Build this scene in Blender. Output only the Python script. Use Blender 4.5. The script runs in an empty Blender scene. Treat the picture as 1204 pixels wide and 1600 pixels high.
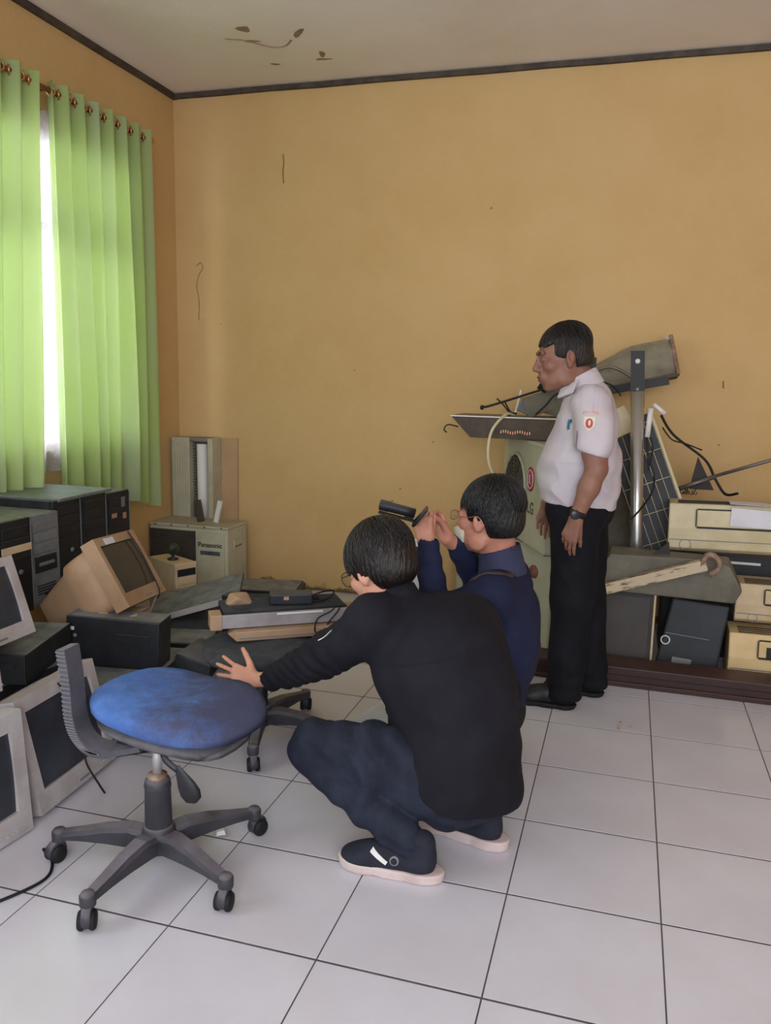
import bpy, bmesh, math, random
import numpy as np
from mathutils import Vector, Matrix, Euler
from mathutils.bvhtree import BVHTree
random.seed(7)
SC = bpy.context.scene
COL = SC.collection
# ------------------------------------------------------------------ camera
yaw, pitch, roll = -0.284076, -0.162563, 0.0212035
CAM = Vector((0.23376, -3.25939, 1.38234))
fw = Vector((math.sin(yaw)*math.cos(pitch), math.cos(yaw)*math.cos(pitch), math.sin(pitch)))
r0 = Vector((math.cos(yaw), -math.sin(yaw), 0)); u0 = r0.cross(fw)
rr = math.cos(roll)*r0 + math.sin(roll)*u0
uu = math.cos(roll)*u0 - math.sin(roll)*r0
cd = bpy.data.cameras.new('camera'); cam = bpy.data.objects.new('camera', cd); COL.objects.link(cam)
cam.matrix_world = Matrix(((rr.x, uu.x, -fw.x, CAM.x), (rr.y, uu.y, -fw.y, CAM.y), (rr.z, uu.z, -fw.z, CAM.z), (0, 0, 0, 1)))
cd.sensor_fit = 'VERTICAL'; cd.sensor_height = 36; cd.sensor_width = 36*1204/1600
cd.lens = 1283.35/1600*36; cd.clip_start = 0.05
SC.camera = cam
# ------------------------------------------------------------------ world, light, exposure
w = bpy.data.worlds.new('world'); SC.world = w; w.use_nodes = True
bg = w.node_tree.nodes['Background']; bg.inputs[0].default_value = (0.84, 0.9, 1.0, 1); bg.inputs[1].default_value = 1.15
def area(name, loc, target, sx, sy, power, color):
    l = bpy.data.lights.new(name, 'AREA'); l.shape = 'RECTANGLE'; l.size = sx; l.size_y = sy; l.energy = power; l.color = color
    o = bpy.data.objects.new(name, l); COL.objects.link(o); o.location = loc
    o.rotation_euler = (Vector(target)-Vector(loc)).to_track_quat('-Z', 'Y').to_euler(); return o
area('window_daylight', (-3.3, -0.1, 1.75), (-1.0, -0.1, 1.5), 2.3, 1.6, 128, (0.93, 0.97, 1.0))
area('second_window_daylight', (-3.1, -2.9, 1.75), (-1.0, -2.5, 1.25), 1.9, 1.5, 52, (0.9, 0.95, 1.0))
area('doorway_daylight', (1.3, -5.6, 2.1), (0.3, 1.0, 0.7), 3.0, 1.6, 74, (0.93, 0.95, 1.0))
SC.view_settings.view_transform = 'Standard'; SC.view_settings.look = 'None'
SC.view_settings.exposure = 0.72; SC.view_settings.gamma = 1.0; SC.view_settings.use_curve_mapping = False

# ------------------------------------------------------------------ helpers: materials
def lin(h):
    h = h.lstrip('#'); o = []
    for i in (0, 2, 4):
        c = int(h[i:i+2], 16)/255
        o.append(c/12.92 if c <= 0.04045 else ((c+0.055)/1.055)**2.4)
    return (*o, 1)
MATS = {}
def mat(name, col, col2=None, scale=8.0, rough=0.6, metal=0.0, bump=0.0, bscale=60.0, spec=0.4, lo=0.4, hi=0.65, stretch=None, dust=None, sheen=0):
    if name in MATS: return MATS[name]
    m = bpy.data.materials.new(name); m.use_nodes = True; nt = m.node_tree; b = nt.nodes['Principled BSDF']
    b.inputs['Roughness'].default_value = rough; b.inputs['Metallic'].default_value = metal; b.inputs['Specular IOR Level'].default_value = spec
    if sheen: b.inputs['Sheen Weight'].default_value = sheen
    tc = nt.nodes.new('ShaderNodeTexCoord'); src = tc.outputs['Object']
    if stretch:
        mp = nt.nodes.new('ShaderNodeMapping'); mp.inputs['Scale'].default_value = stretch; nt.links.new(src, mp.inputs[0]); src = mp.outputs[0]
    out = None
    if col2:
        n = nt.nodes.new('ShaderNodeTexNoise'); n.inputs['Scale'].default_value = scale; n.inputs['Detail'].default_value = 6; n.inputs['Roughness'].default_value = .65
        nt.links.new(src, n.inputs['Vector'])
        cr = nt.nodes.new('ShaderNodeValToRGB'); cr.color_ramp.elements[0].position = lo; cr.color_ramp.elements[1].position = hi
        cr.color_ramp.elements[0].color = lin(col); cr.color_ramp.elements[1].color = lin(col2)
        nt.links.new(n.outputs['Fac'], cr.inputs[0]); nt.links.new(cr.outputs[0], b.inputs['Base Color']); out = cr.outputs[0]
    else: b.inputs['Base Color'].default_value = lin(col)
    if dust:   # settled dust on faces that look up: (colour, amount)
        g = nt.nodes.new('ShaderNodeNewGeometry'); sp = nt.nodes.new('ShaderNodeSeparateXYZ'); nt.links.new(g.outputs['Normal'], sp.inputs[0])
        mr = nt.nodes.new('ShaderNodeMapRange'); mr.inputs[1].default_value = .35; mr.inputs[2].default_value = .95; mr.inputs[4].default_value = dust[1]
        nt.links.new(sp.outputs['Z'], mr.inputs[0])
        n2 = nt.nodes.new('ShaderNodeTexNoise'); n2.inputs['Scale'].default_value = 14; n2.inputs['Detail'].default_value = 5; nt.links.new(tc.outputs['Object'], n2.inputs['Vector'])
        mu = nt.nodes.new('ShaderNodeMath'); mu.operation = 'MULTIPLY'; nt.links.new(mr.outputs[0], mu.inputs[0])
        m2 = nt.nodes.new('ShaderNodeMapRange'); m2.inputs[1].default_value = .3; m2.inputs[2].default_value = .6; m2.inputs[3].default_value = .45; nt.links.new(n2.outputs['Fac'], m2.inputs[0]); nt.links.new(m2.outputs[0], mu.inputs[1])
        mx = nt.nodes.new('ShaderNodeMix'); mx.data_type = 'RGBA'; nt.links.new(mu.outputs[0], mx.inputs['Factor'])
        if out: nt.links.new(out, mx.inputs['A'])
        else: mx.inputs['A'].default_value = lin(col)
        mx.inputs['B'].default_value = lin(dust[0]); nt.links.new(mx.outputs['Result'], b.inputs['Base Color'])
    if bump:
        n = nt.nodes.new('ShaderNodeTexNoise'); n.inputs['Scale'].default_value = bscale; n.inputs['Detail'].default_value = 4; nt.links.new(src, n.inputs['Vector'])
        bp = nt.nodes.new('ShaderNodeBump'); bp.inputs['Strength'].default_value = bump; bp.inputs['Distance'].default_value = .01
        nt.links.new(n.outputs['Fac'], bp.inputs['Height']); nt.links.new(bp.outputs[0], b.inputs['Normal'])
    MATS[name] = m; return m

# ------------------------------------------------------------------ helpers: objects
WM = {}
def tag(o, label=None, cat=None, group=None, kind=None):
    if label: o['label'] = label
    if cat: o['category'] = cat
    if group: o['group'] = group
    if kind: o['kind'] = kind
    return o
def thing(name, label, cat, loc=(0, 0, 0), rot=(0, 0, 0), group=None):
    o = bpy.data.objects.new(name, None); COL.objects.link(o); o.location = loc; o.rotation_euler = [math.radians(a) for a in rot]
    o.empty_display_size = .05
    WM[o.name] = Matrix.LocRotScale(Vector(loc), Euler([math.radians(a) for a in rot]), None)
    return tag(o, label, cat, group)
def link(name, me, parent=None, world=False, label=None):
    o = bpy.data.objects.new(name, me); COL.objects.link(o)
    if parent:
        o.parent = parent; WM[o.name] = WM[parent.name]
        if world: me.transform(WM[parent.name].inverted())
    else: WM[o.name] = Matrix.Identity(4)
    if label: o['label'] = label
    return o
def fix(me, smooth=None):
    bm = bmesh.new(); bm.from_mesh(me); bmesh.ops.recalc_face_normals(bm, faces=bm.faces); bm.to_mesh(me); bm.free(); return me
class MB:
    def __init__(s): s.v = []; s.f = []; s.m = []; s.s = []
    def add(s, v, f, mi=0, smooth=False):
        n = len(s.v); s.v += [tuple(p) for p in v]; s.f += [tuple(n+i for i in q) for q in f]; s.m += [mi]*len(f); s.s += [smooth]*len(f); return s
    def box(s, c, d, bev=0.0, rot=None, mi=0, taper=None):
        bm = bmesh.new(); bmesh.ops.create_cube(bm, size=1)
        for v in bm.verts:
            k = 1
            if taper and v.co.y > 0: k = taper
            v.co = Vector((v.co.x*d[0]*k, v.co.y*d[1], v.co.z*d[2]*k))
        if bev: bmesh.ops.bevel(bm, geom=bm.edges[:], offset=min(bev, min(d)*.45), segments=2, profile=.6, affect='EDGES')
        R = Euler([math.radians(a) for a in rot]).to_matrix() if rot else Matrix.Identity(3)
        bm.verts.index_update()
        s.add([R @ v.co + Vector(c) for v in bm.verts], [[v.index for v in f.verts] for f in bm.faces], mi); bm.free(); return s
    def hull(s, pts, bev=0, mi=0):
        bm = bmesh.new()
        for p in pts: bm.verts.new(p)
        r = bmesh.ops.convex_hull(bm, input=bm.verts[:])
        bmesh.ops.dissolve_limit(bm, angle_limit=.02, verts=bm.verts[:], edges=bm.edges[:])
        if bev: bmesh.ops.bevel(bm, geom=bm.edges[:], offset=bev, segments=2, profile=.6, affect='EDGES')
        bm.verts.index_update(); s.add([v.co for v in bm.verts], [[v.index for v in f.verts] for f in bm.faces], mi); bm.free(); return s
    def tube(s, pts, r, n=8, mi=0, caps=True, smooth=True):
        pts = [Vector(p) for p in pts]; rs = r if isinstance(r, (list, tuple)) else [r]*len(pts)
        t0 = (pts[1]-pts[0]).normalized(); a = t0.orthogonal().normalized(); vs = []; fs = []
        for i, p in enumerate(pts):
            t = (pts[min(i+1, len(pts)-1)]-pts[max(i-1, 0)]).normalized()
            a = (a - t*a.dot(t)).normalized(); b = t.cross(a)
            for k in range(n):
                an = 2*math.pi*k/n; vs.append(p + (a*math.cos(an)+b*math.sin(an))*rs[i])
        for i in range(len(pts)-1):
            for k in range(n): fs.append((i*n+k, i*n+(k+1) % n, (i+1)*n+(k+1) % n, (i+1)*n+k))
        if caps: fs += [tuple(range(n))[::-1], tuple((len(pts)-1)*n+k for k in range(n))]
        return s.add(vs, fs, mi, smooth)
    def lathe(s, prof, c=(0, 0, 0), axis='Z', n=20, mi=0, smooth=True, R=None):
        vs = []; fs = []
        for (rad, h) in prof:
            for k in range(n):
                a = 2*math.pi*k/n; p = Vector((rad*math.cos(a), rad*math.sin(a), h))
                if axis == 'X': p = Vector((p.z, p.x, p.y))
                if axis == 'Y': p = Vector((p.x, p.z, p.y))
                if R: p = R @ p
                vs.append(p+Vector(c))
        for i in range(len(prof)-1):
            for k in range(n): fs.append((i*n+k, i*n+(k+1) % n, (i+1)*n+(k+1) % n, (i+1)*n+k))
        fs += [tuple(range(n))[::-1], tuple((len(prof)-1)*n+k for k in range(n))]
        return s.add(vs, fs, mi, smooth)
    def torus(s, c, R, r, axis='Y', n=16, k=6, mi=0):
        pts = []
        for i in range(n+1):
            a = 2*math.pi*i/n; p = (R*math.cos(a), R*math.sin(a))
            pts.append({'Y': (c[0]+p[0], c[1], c[2]+p[1]), 'X': (c[0], c[1]+p[0], c[2]+p[1]), 'Z': (c[0]+p[0], c[1]+p[1], c[2])}[axis])
        return s.tube(pts, r, k, mi, caps=False)
    def build(s, name, mats, parent=None, world=False, label=None):
        me = bpy.data.meshes.new(name); me.from_pydata(s.v, [], s.f)
        for m in (mats if isinstance(mats, (list, tuple)) else [mats]): me.materials.append(m)
        me.polygons.foreach_set('material_index', s.m); me.polygons.foreach_set('use_smooth', s.s); me.update(); fix(me)
        return link(name, me, parent, world, label)
def frame_pts(x0, z0, x1, z1, ix0, iz0, ix1, iz1, y0, y1, mb, mi=0, bev_in=0.0):
    """rectangular ring (bezel) between outer and inner rectangles, front at y0, back at y1, inner lip recessed by bev_in"""
    O = [(x0, z0), (x1, z0), (x1, z1), (x0, z1)]; I = [(ix0, iz0), (ix1, iz0), (ix1, iz1), (ix0, iz1)]
    v = [(a, y0, b) for a, b in O]+[(a, y0, b) for a, b in I]+[(a, y1, b) for a, b in O]+[(a, y1, b) for a, b in I]
    f = []
    for k in range(4):
        j = (k+1) % 4
        f += [(k, j, 4+j, 4+k), (8+j, 8+k, 12+k, 12+j), (j, k, 8+k, 8+j), (4+k, 4+j, 12+j, 12+k)]
    return mb.add(v, f, mi)
def smooth_path(P, n=8):
    P = [Vector(p) for p in P]; out = []
    for i in range(len(P)-1):
        a, b, c, d = P[max(i-1, 0)], P[i], P[i+1], P[min(i+2, len(P)-1)]
        for k in range(n):
            t = k/n; out.append(.5*((2*b)+(-a+c)*t+(2*a-5*b+4*c-d)*t*t+(-a+3*b-3*c+d)*t**3))
    out.append(P[-1]); return out
def text(s, size, M, m, parent, depth=.0006, name='lettering', bold=0.0):
    c = bpy.data.curves.new('txt', 'FONT'); c.body = s; c.size = size; c.align_x = 'CENTER'; c.align_y = 'CENTER'; c.extrude = depth; c.offset = bold
    t = bpy.data.objects.new('txt', c); COL.objects.link(t); bpy.context.view_layer.update()
    me = bpy.data.meshes.new_from_object(t.evaluated_get(bpy.context.evaluated_depsgraph_get())); bpy.data.objects.remove(t)
    me.transform(M); me.materials.clear(); me.materials.append(m); me.name = name
    return link(name, me, parent)

# ------------------------------------------------------------------ helpers: implicit surfaces (bodies, clothes)
class SDF:
    def __init__(s, lo, hi, h):
        s.lo = np.array(lo, float); s.h = h; s.n = (np.ceil((np.array(hi)-s.lo)/h)).astype(int)+1
        s.ax = [(s.lo[i]+h*np.arange(s.n[i])).astype(np.float32) for i in range(3)]
        s.F = np.full(s.n, .15, np.float32)
    def blk(s, lo, hi):
        sl = []
        for i in range(3):
            a = int(max(0, math.floor((lo[i]-s.lo[i])/s.h))); b = int(min(s.n[i], math.ceil((hi[i]-s.lo[i])/s.h)+1)); sl.append(slice(a, max(a, b)))
        g = np.meshgrid(*[s.ax[i][sl[i]] for i in range(3)], indexing='ij', sparse=True); return tuple(sl), g
    def comb(s, sl, d, k, op):
        A = s.F[sl]
        if A.size == 0: return
        if op == 'sub': a, b = -A, d
        else: a, b = A, d
        if op == 'int': a, b = -A, -d
        h = np.maximum(k-np.abs(a-b), 0)/max(k, 1e-6)
        r = np.minimum(a, b)-h*h*k*.25
        s.F[sl] = r if op == 'add' else -r
    def cap(s, a, b, ra, rb, k=.02, op='add', flat=None):
        a = np.array(a, float); b = np.array(b, float); R = max(ra, rb)+.05+k
        sl, (X, Y, Z) = s.blk(np.minimum(a, b)-R, np.maximum(a, b)+R)
        ab = b-a; L = ab@ab
        t = np.clip(((X-a[0])*ab[0]+(Y-a[1])*ab[1]+(Z-a[2])*ab[2])/L, 0, 1)
        d = np.sqrt((X-a[0]-t*ab[0])**2+(Y-a[1]-t*ab[1])**2+(Z-a[2]-t*ab[2])**2)-(ra+t*(rb-ra))
        s.comb(sl, d.astype(np.float32), k, op); return s
    def chain(s, pts, rs, k=.02, op='add'):
        for i in range(len(pts)-1): s.cap(pts[i], pts[i+1], rs[i], rs[i+1], k, op)
        return s
    def ell(s, c, r, rot=None, k=.02, op='add'):
        c = np.array(c, float); r = np.array(r, float); R = r.max()+.05+k
        sl, (X, Y, Z) = s.blk(c-R, c+R)
        x, y, z = X-c[0], Y-c[1], Z-c[2]
        if rot is not None:
            M = np.array(Euler([math.radians(q) for q in rot]).to_matrix().transposed())
            x, y, z = (M[0, 0]*x+M[0, 1]*y+M[0, 2]*z, M[1, 0]*x+M[1, 1]*y+M[1, 2]*z, M[2, 0]*x+M[2, 1]*y+M[2, 2]*z)
        k0 = np.sqrt((x/r[0])**2+(y/r[1])**2+(z/r[2])**2); k1 = np.sqrt((x/r[0]**2)**2+(y/r[1]**2)**2+(z/r[2]**2)**2)+1e-6
        s.comb(sl, (k0*(k0-1)/k1).astype(np.float32), k, op); return s
    def plane(s, p, n, k=.004):      # keep the side the normal points away from
        n = np.array(n, float); n /= np.linalg.norm(n); g = np.meshgrid(*s.ax, indexing='ij', sparse=True)
        d = (g[0]-p[0])*n[0]+(g[1]-p[1])*n[1]+(g[2]-p[2])*n[2]
        s.F = np.maximum(s.F, d.astype(np.float32)); return s
    def fn(s, f):
        g = np.meshgrid(*s.ax, indexing='ij', sparse=True); s.F = np.asarray(f(s.F, *g), np.float32); return s
    def mesh(s, sm=1):
        F = s.F; S = F < 0; n = F.shape
        sh = (slice(0, -1), slice(1, None)); cnt = np.zeros([q-1 for q in n], np.int8); P = np.zeros([q-1 for q in n]+[3], np.float32)
        any_ = np.zeros([q-1 for q in n], bool); all_ = np.ones([q-1 for q in n], bool)
        for a in (0, 1):
            for b in (0, 1):
                for c in (0, 1):
                    q = S[sh[a], sh[b], sh[c]]; any_ |= q; all_ &= q
        act = any_ & ~all_; I = np.argwhere(act); idx = -np.ones(act.shape, np.int64); idx[act] = np.arange(len(I))
        acc = np.zeros((len(I), 3)); num = np.zeros(len(I))
        i, j, k = I.T
        for ax in range(3):
            o = [q for q in range(3) if q != ax]
            for u in (0, 1):
                for v in (0, 1):
                    d0 = [0, 0, 0]; d0[o[0]] = u; d0[o[1]] = v; d1 = list(d0); d1[ax] = 1
                    f0 = F[i+d0[0], j+d0[1], k+d0[2]]; f1 = F[i+d1[0], j+d1[1], k+d1[2]]
                    m = (f0 < 0) != (f1 < 0); t = np.where(m, f0/np.where(m, f0-f1, 1), 0)
                    p = np.zeros((len(I), 3)); p[:, o[0]] = u; p[:, o[1]] = v; p[:, ax] = t
                    acc += p*m[:, None]; num += m
        V = (I+acc/np.maximum(num, 1)[:, None])*s.h+s.lo
        faces = []
        for ax in range(3):
            sl0 = [slice(1, -1)]*3; sl1 = [slice(1, -1)]*3; sl0[ax] = slice(0, -1); sl1[ax] = slice(1, None)
            a = S[tuple(sl0)]; b = S[tuple(sl1)]; E = np.argwhere(a != b)
            if not len(E): continue
            fl = a[tuple(E.T)]; off = np.ones(3, int); off[ax] = 0; E = E+off
            o = [(ax+1) % 3, (ax+2) % 3]
            def cell(u, v):
                q = E.copy(); q[:, o[0]] -= u; q[:, o[1]] -= v; return idx[q[:, 0], q[:, 1], q[:, 2]]
            Q = np.stack([cell(1, 1), cell(0, 1), cell(0, 0), cell(1, 0)], 1); Q[~fl] = Q[~fl][:, ::-1]; faces.append(Q)
        Q = np.concatenate(faces)
        for _ in range(sm):
            A = np.zeros_like(V); C = np.zeros(len(V))
            for a, b in ((0, 1), (1, 2), (2, 3), (3, 0)):
                np.add.at(A, Q[:, a], V[Q[:, b]]); np.add.at(A, Q[:, b], V[Q[:, a]]); np.add.at(C, Q[:, a], 1); np.add.at(C, Q[:, b], 1)
            V = V*.5+.5*A/C[:, None]
        return V, Q
def build_np(name, parts, mats, parent, fmat=None, label=None):
    """parts: list of (V,Q) in world coords joined as one mesh"""
    V = []; Q = []; n = 0
    for v, q in parts: V.append(v); Q.append(q+n); n += len(v)
    V = np.concatenate(V); Q = np.concatenate(Q)
    me = bpy.data.meshes.new(name); me.from_pydata(V.tolist(), [], Q.tolist())
    for m in (mats if isinstance(mats, (list, tuple)) else [mats]): me.materials.append(m)
    me.polygons.foreach_set('use_smooth', [True]*len(me.polygons))
    if fmat is not None:
        c = V[Q].mean(1); me.polygons.foreach_set('material_index', fmat(c).astype(int).tolist())
    me.update(); return link(name, me, parent, True, label)
def xf(VQ, M):
    A = np.array(M); return VQ[0]@A[:3, :3].T+A[:3, 3], VQ[1]
def basis(loc, front, up, sc=1.0):
    """local -y = front, z = up"""
    f = Vector(front).normalized(); y = -f; x = y.cross(Vector(up)).normalized(); z = x.cross(y)
    M = Matrix(((x.x, y.x, z.x, loc[0]), (x.y, y.y, z.y, loc[1]), (x.z, y.z, z.z, loc[2]), (0, 0, 0, 1)))
    return M @ Matrix.Scale(sc, 4)

# ================================================================== the room
XL, YB, HC, XR, YF = -2.635, 1.626, 3.10, 3.9, -5.4
M_wall = mat('wall_paint', '#CDAC7A', '#C5A26E', 1.6, .82, bump=.25, bscale=90, spec=.2, lo=.35, hi=.7)
def mold(m):   # grime that creeps up from the floor joint
    nt = m.node_tree; b = nt.nodes['Principled BSDF']; src = b.inputs['Base Color'].links[0].from_socket
    g = nt.nodes.new('ShaderNodeNewGeometry'); sp = nt.nodes.new('ShaderNodeSeparateXYZ'); nt.links.new(g.outputs['Position'], sp.inputs[0])
    n = nt.nodes.new('ShaderNodeTexNoise'); n.inputs['Scale'].default_value = 9; n.inputs['Detail'].default_value = 8; n.inputs['Roughness'].default_value = .75
    nt.links.new(g.outputs['Position'], n.inputs['Vector'])
    a = nt.nodes.new('ShaderNodeMath'); a.operation = 'MULTIPLY_ADD'; nt.links.new(n.outputs['Fac'], a.inputs[0]); a.inputs[1].default_value = -.26; nt.links.new(sp.outputs['Z'], a.inputs[2])
    mr = nt.nodes.new('ShaderNodeMapRange'); mr.inputs[1].default_value = -.115; mr.inputs[2].default_value = -.085; mr.inputs[3].default_value = .8; mr.inputs[4].default_value = 0; nt.links.new(a.outputs[0], mr.inputs[0])
    mx = nt.nodes.new('ShaderNodeMix'); mx.data_type = 'RGBA'; nt.links.new(mr.outputs[0], mx.inputs['Factor']); nt.links.new(src, mx.inputs['A']); mx.inputs['B'].default_value = lin('#4A3C30')
    nt.links.new(mx.outputs['Result'], b.inputs['Base Color'])
mold(M_wall)
M_ceil = mat('ceiling_paint', '#ECE4E0', '#E2D8CC', 1.3, .9, bump=.1, bscale=50, spec=.2, lo=.4, hi=.75)
M_dark = mat('dark_trim_paint', '#3B332E', '#55493F', 12, .6)
M_grout = mat('grout', '#4E484A', '#5B5456', 20, .9)
M_tile = mat('white_glazed_tile', '#CCCBD4', '#C2BEC6', 2.2, .24, spec=.5, bump=.02, bscale=30, lo=.35, hi=.75)
M_frame = mat('window_frame_paint', '#B5A48E', '#A08C74', 10, .5)
M_iron = mat('grille_iron', '#8C8A90', rough=.5, metal=.3)
# floor: grout slab + single tiles
fl = MB().box((.6, -1.9, -.0567), (6.6, 7.2, .11)).build('floor', M_grout); tag(fl, kind='structure')
T = .4; tiles = {}
for i in range(-7, 8):
    for j in range(-9, 5):
        x0, x1, y0, y1 = max(i*T, XL), i*T+T, j*T, min(j*T+T, YB)
        if x1-x0 < .03 or y1-y0 < .02: continue
        k = (round(x1-x0, 3), round(y1-y0, 3))
        if k not in tiles:
            o = MB().box((0, 0, -.006), (x1-x0-.004, y1-y0-.0085, .012)).build('tile', M_tile, fl); tiles[k] = o.data
        else:
            o = bpy.data.objects.new('tile', tiles[k]); COL.objects.link(o); o.parent = fl
        o.location = ((x0+x1)/2, (y0+y1)/2, 0)
# walls
wb = MB().box(((XL+XR)/2, YB+.075, HC/2), (XR-XL+.3, .15, HC+.0)).build('wall_back', M_wall); tag(wb, kind='structure')
W0, W1, WZ0, WZ1 = -1.15, 1.0, .98, 2.52       # window behind the curtains
V0, V1 = -3.9, -1.95                           # window nearer the camera
mb = MB()
def wseg(y0, y1, z0, z1): mb.box((XL-.075, (y0+y1)/2, (z0+z1)/2), (.15, y1-y0, z1-z0))
wseg(YF, V0, 0, HC); wseg(V0, V1, 0, WZ0); wseg(V0, V1, WZ1, HC); wseg(V1, W0, 0, HC); wseg(W0, W1, 0, WZ0); wseg(W0, W1, WZ1, HC); wseg(W1, YB, 0, HC)
wl = mb.build('wall_left', M_wall); tag(wl, kind='structure')
wr = MB().box((XR+.075, (YF+YB)/2, HC/2), (.15, YB-YF, HC)).build('wall_right', M_wall); tag(wr, kind='structure')
ce = MB().box(((XL+XR)/2, (YF+YB)/2, HC+.05), (XR-XL+.3, YB-YF+.3, .1)).build('ceiling', M_ceil); tag(ce, kind='structure')
# ceiling trim strips, slightly uneven
mb = MB(); pts = [(XL+i*.33, YB-.012, HC-.016+random.uniform(-.003, .003)) for i in range(21)]
for a, b in zip(pts, pts[1:]): mb.tube([a, b], .019, 4, smooth=False)
tag(mb.build('trim_1', M_dark), kind='structure')
mb = MB(); pts = [(XL+.012, YB-i*.33, HC-.016+random.uniform(-.002, .002)) for i in range(21)]
for a, b in zip(pts, pts[1:]): mb.tube([a, b], .022, 4, smooth=False)
tag(mb.build('trim_2', M_dark), kind='structure')
# stains and marks on plaster
M_stain = mat('brown_water_stain', '#8E7560', '#A9937B', 30, .9, spec=.1)
M_mark = mat('dark_wall_mark', '#85704F', '#99815A', 40, .9, spec=.1)
def blob(c, r1, r2, ang, nrm='Z', n=14, jit=.3):
    ca, sa = math.cos(ang), math.sin(ang); v = []
    for lvl in (0, 1):
        for k in range(n):
            a = 2*math.pi*k/n; q = 1+jit*math.sin(3.1*a+ang*7)*.6+random.uniform(-jit, jit)*.5
            x, y = r1*q*math.cos(a), r2*q*math.sin(a); x, y = x*ca-y*sa, x*sa+y*ca
            o = .0012*lvl
            v.append((c[0]+x, c[1]+y, c[2]-o) if nrm == 'Z' else (c[0]+x, c[1]-o, c[2]+y))
    f = [tuple(range(n)), tuple(range(n, 2*n))]+[(k, (k+1) % n, n+(k+1) % n, n+k) for k in range(n)]
    return MB().add(v, f)
def onceil(px): return px
for (c, a, b, an) in [((-1.758, 0.823, HC-.001), 0.035, 0.03, 0.8), ((-1.504, 0.931, HC-.001), 0.06, 0.018, -0.9), ((-1.783, 0.972, HC-.001), 0.04, 0.015, 0.3), ((-1.504, 1.288, HC-.001), 0.05, 0.01, 0.1), ((-1.485, 1.218, HC-.001), 0.015, 0.04, 0.2), ((-1.794, 1.297, HC-.001), 0.025, 0.012, 0.4)]:
    blob(c, a, b, an).build('water_stain', M_stain, ce)
MB().tube(smooth_path([(-1.909, 0.909, HC-.001), (-1.825, 0.945, HC-.001), (-1.784, 0.989, HC-.001), (-1.710, 1.067, HC-.001), (-1.636, 1.067, HC-.001), (-1.574, 1.005, HC-.001)]), .005, 5).build('crack', M_stain, ce)
yw = YB-.001
for P, r in [([(-1.89, yw, 2.71), (-1.885, yw, 2.66), (-1.89, yw, 2.6), (-1.885, yw, 2.54)], .004), ([(-2.49, yw, 2.06), (-2.46, yw, 2.08), (-2.445, yw, 2.05), (-2.475, yw, 2.0), (-2.49, yw, 1.93), (-2.475, yw, 1.85), (-2.48, yw, 1.72)], .0028), ([(0.714, yw, 1.401), (0.718, yw, 1.361)], .004)]:
    MB().tube(smooth_path(P), r, 5).build('wall_mark', M_mark, wb)
for x, z, r in [(-2.62+.3, 1.7, .004), (-1.41, 1.42, .005), (-1.15, .62, .008), (-1.1, .7, .006), (-.9, 1.0, .006), (.72, 1.05, .006), (1.0, 1.12, .005), (-.6, 2.35, .007)]:
    blob((x, yw, z), r, r*.8, .4, 'Y').build('wall_mark', M_mark, wb)

# windows
def window(n, y0, y1, parent=None):
    fx = XL-.05; mb = MB()
    for (a, b, c, d) in [(y0, y0+.05, WZ0, WZ1), (y1-.05, y1, WZ0, WZ1), (y0+.05, y1-.05, WZ0, WZ0+.05), (y0+.05, y1-.05, WZ1-.05, WZ1), (y0+.05, y1-.05, 2.05, 2.12)]:
        mb.box((fx, (a+b)/2, (c+d)/2), (.07, b-a, d-c), .004)
    nn = 4
    for k in range(1, nn):
        y = y0+(y1-y0)*k/nn; mb.box((fx, y, (WZ0+WZ1)/2), (.06, .05, WZ1-WZ0-.1), .004)
    o = tag(mb.build('window_%d' % n, M_frame), kind='structure')
    for k in range(nn):
        a, b = y0+(y1-y0)*k/nn+.026, y0+(y1-y0)*(k+1)/nn-.026
        for z0, z1 in ((WZ0+.05, 2.05), (2.12, WZ1-.05)):
            MB().box((fx-.005, (a+b)/2, (z0+z1)/2), (.004, b-a, z1-z0)).build('pane', M_glass, o)
    z = WZ0+.14
    while z < WZ1-.06:
        MB().tube([(XL-.11, y0, z), (XL-.11, y1, z)], .006, 6).build('grille_bar', M_iron, o); z += .14
    for k in range(1, 9):
        y = y0+(y1-y0)*k/9; MB().tube([(XL-.118, y, WZ0), (XL-.118, y, WZ1)], .006, 6).build('grille_bar', M_iron, o)
    MB().box((XL+.012, (y0+y1)/2, WZ0-.02), (.05, y1-y0+.1, .035), .006).build('window_sill', M_frame, o)
    return o
M_glass = bpy.data.materials.new('window_glass'); M_glass.use_nodes = True; nt = M_glass.node_tree; nt.nodes.clear()
o_ = nt.nodes.new('ShaderNodeOutputMaterial'); mxs = nt.nodes.new('ShaderNodeMixShader'); tr = nt.nodes.new('ShaderNodeBsdfTransparent'); gl = nt.nodes.new('ShaderNodeBsdfGlossy')
gl.inputs['Roughness'].default_value = .05; mxs.inputs[0].default_value = .08; tr.inputs[0].default_value = (.93, .95, .95, 1)
nt.links.new(tr.outputs[0], mxs.inputs[1]); nt.links.new(gl.outputs[0], mxs.inputs[2]); nt.links.new(mxs.outputs[0], o_.inputs[0])
window(1, W0, W1); window(2, V0, V1)

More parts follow.
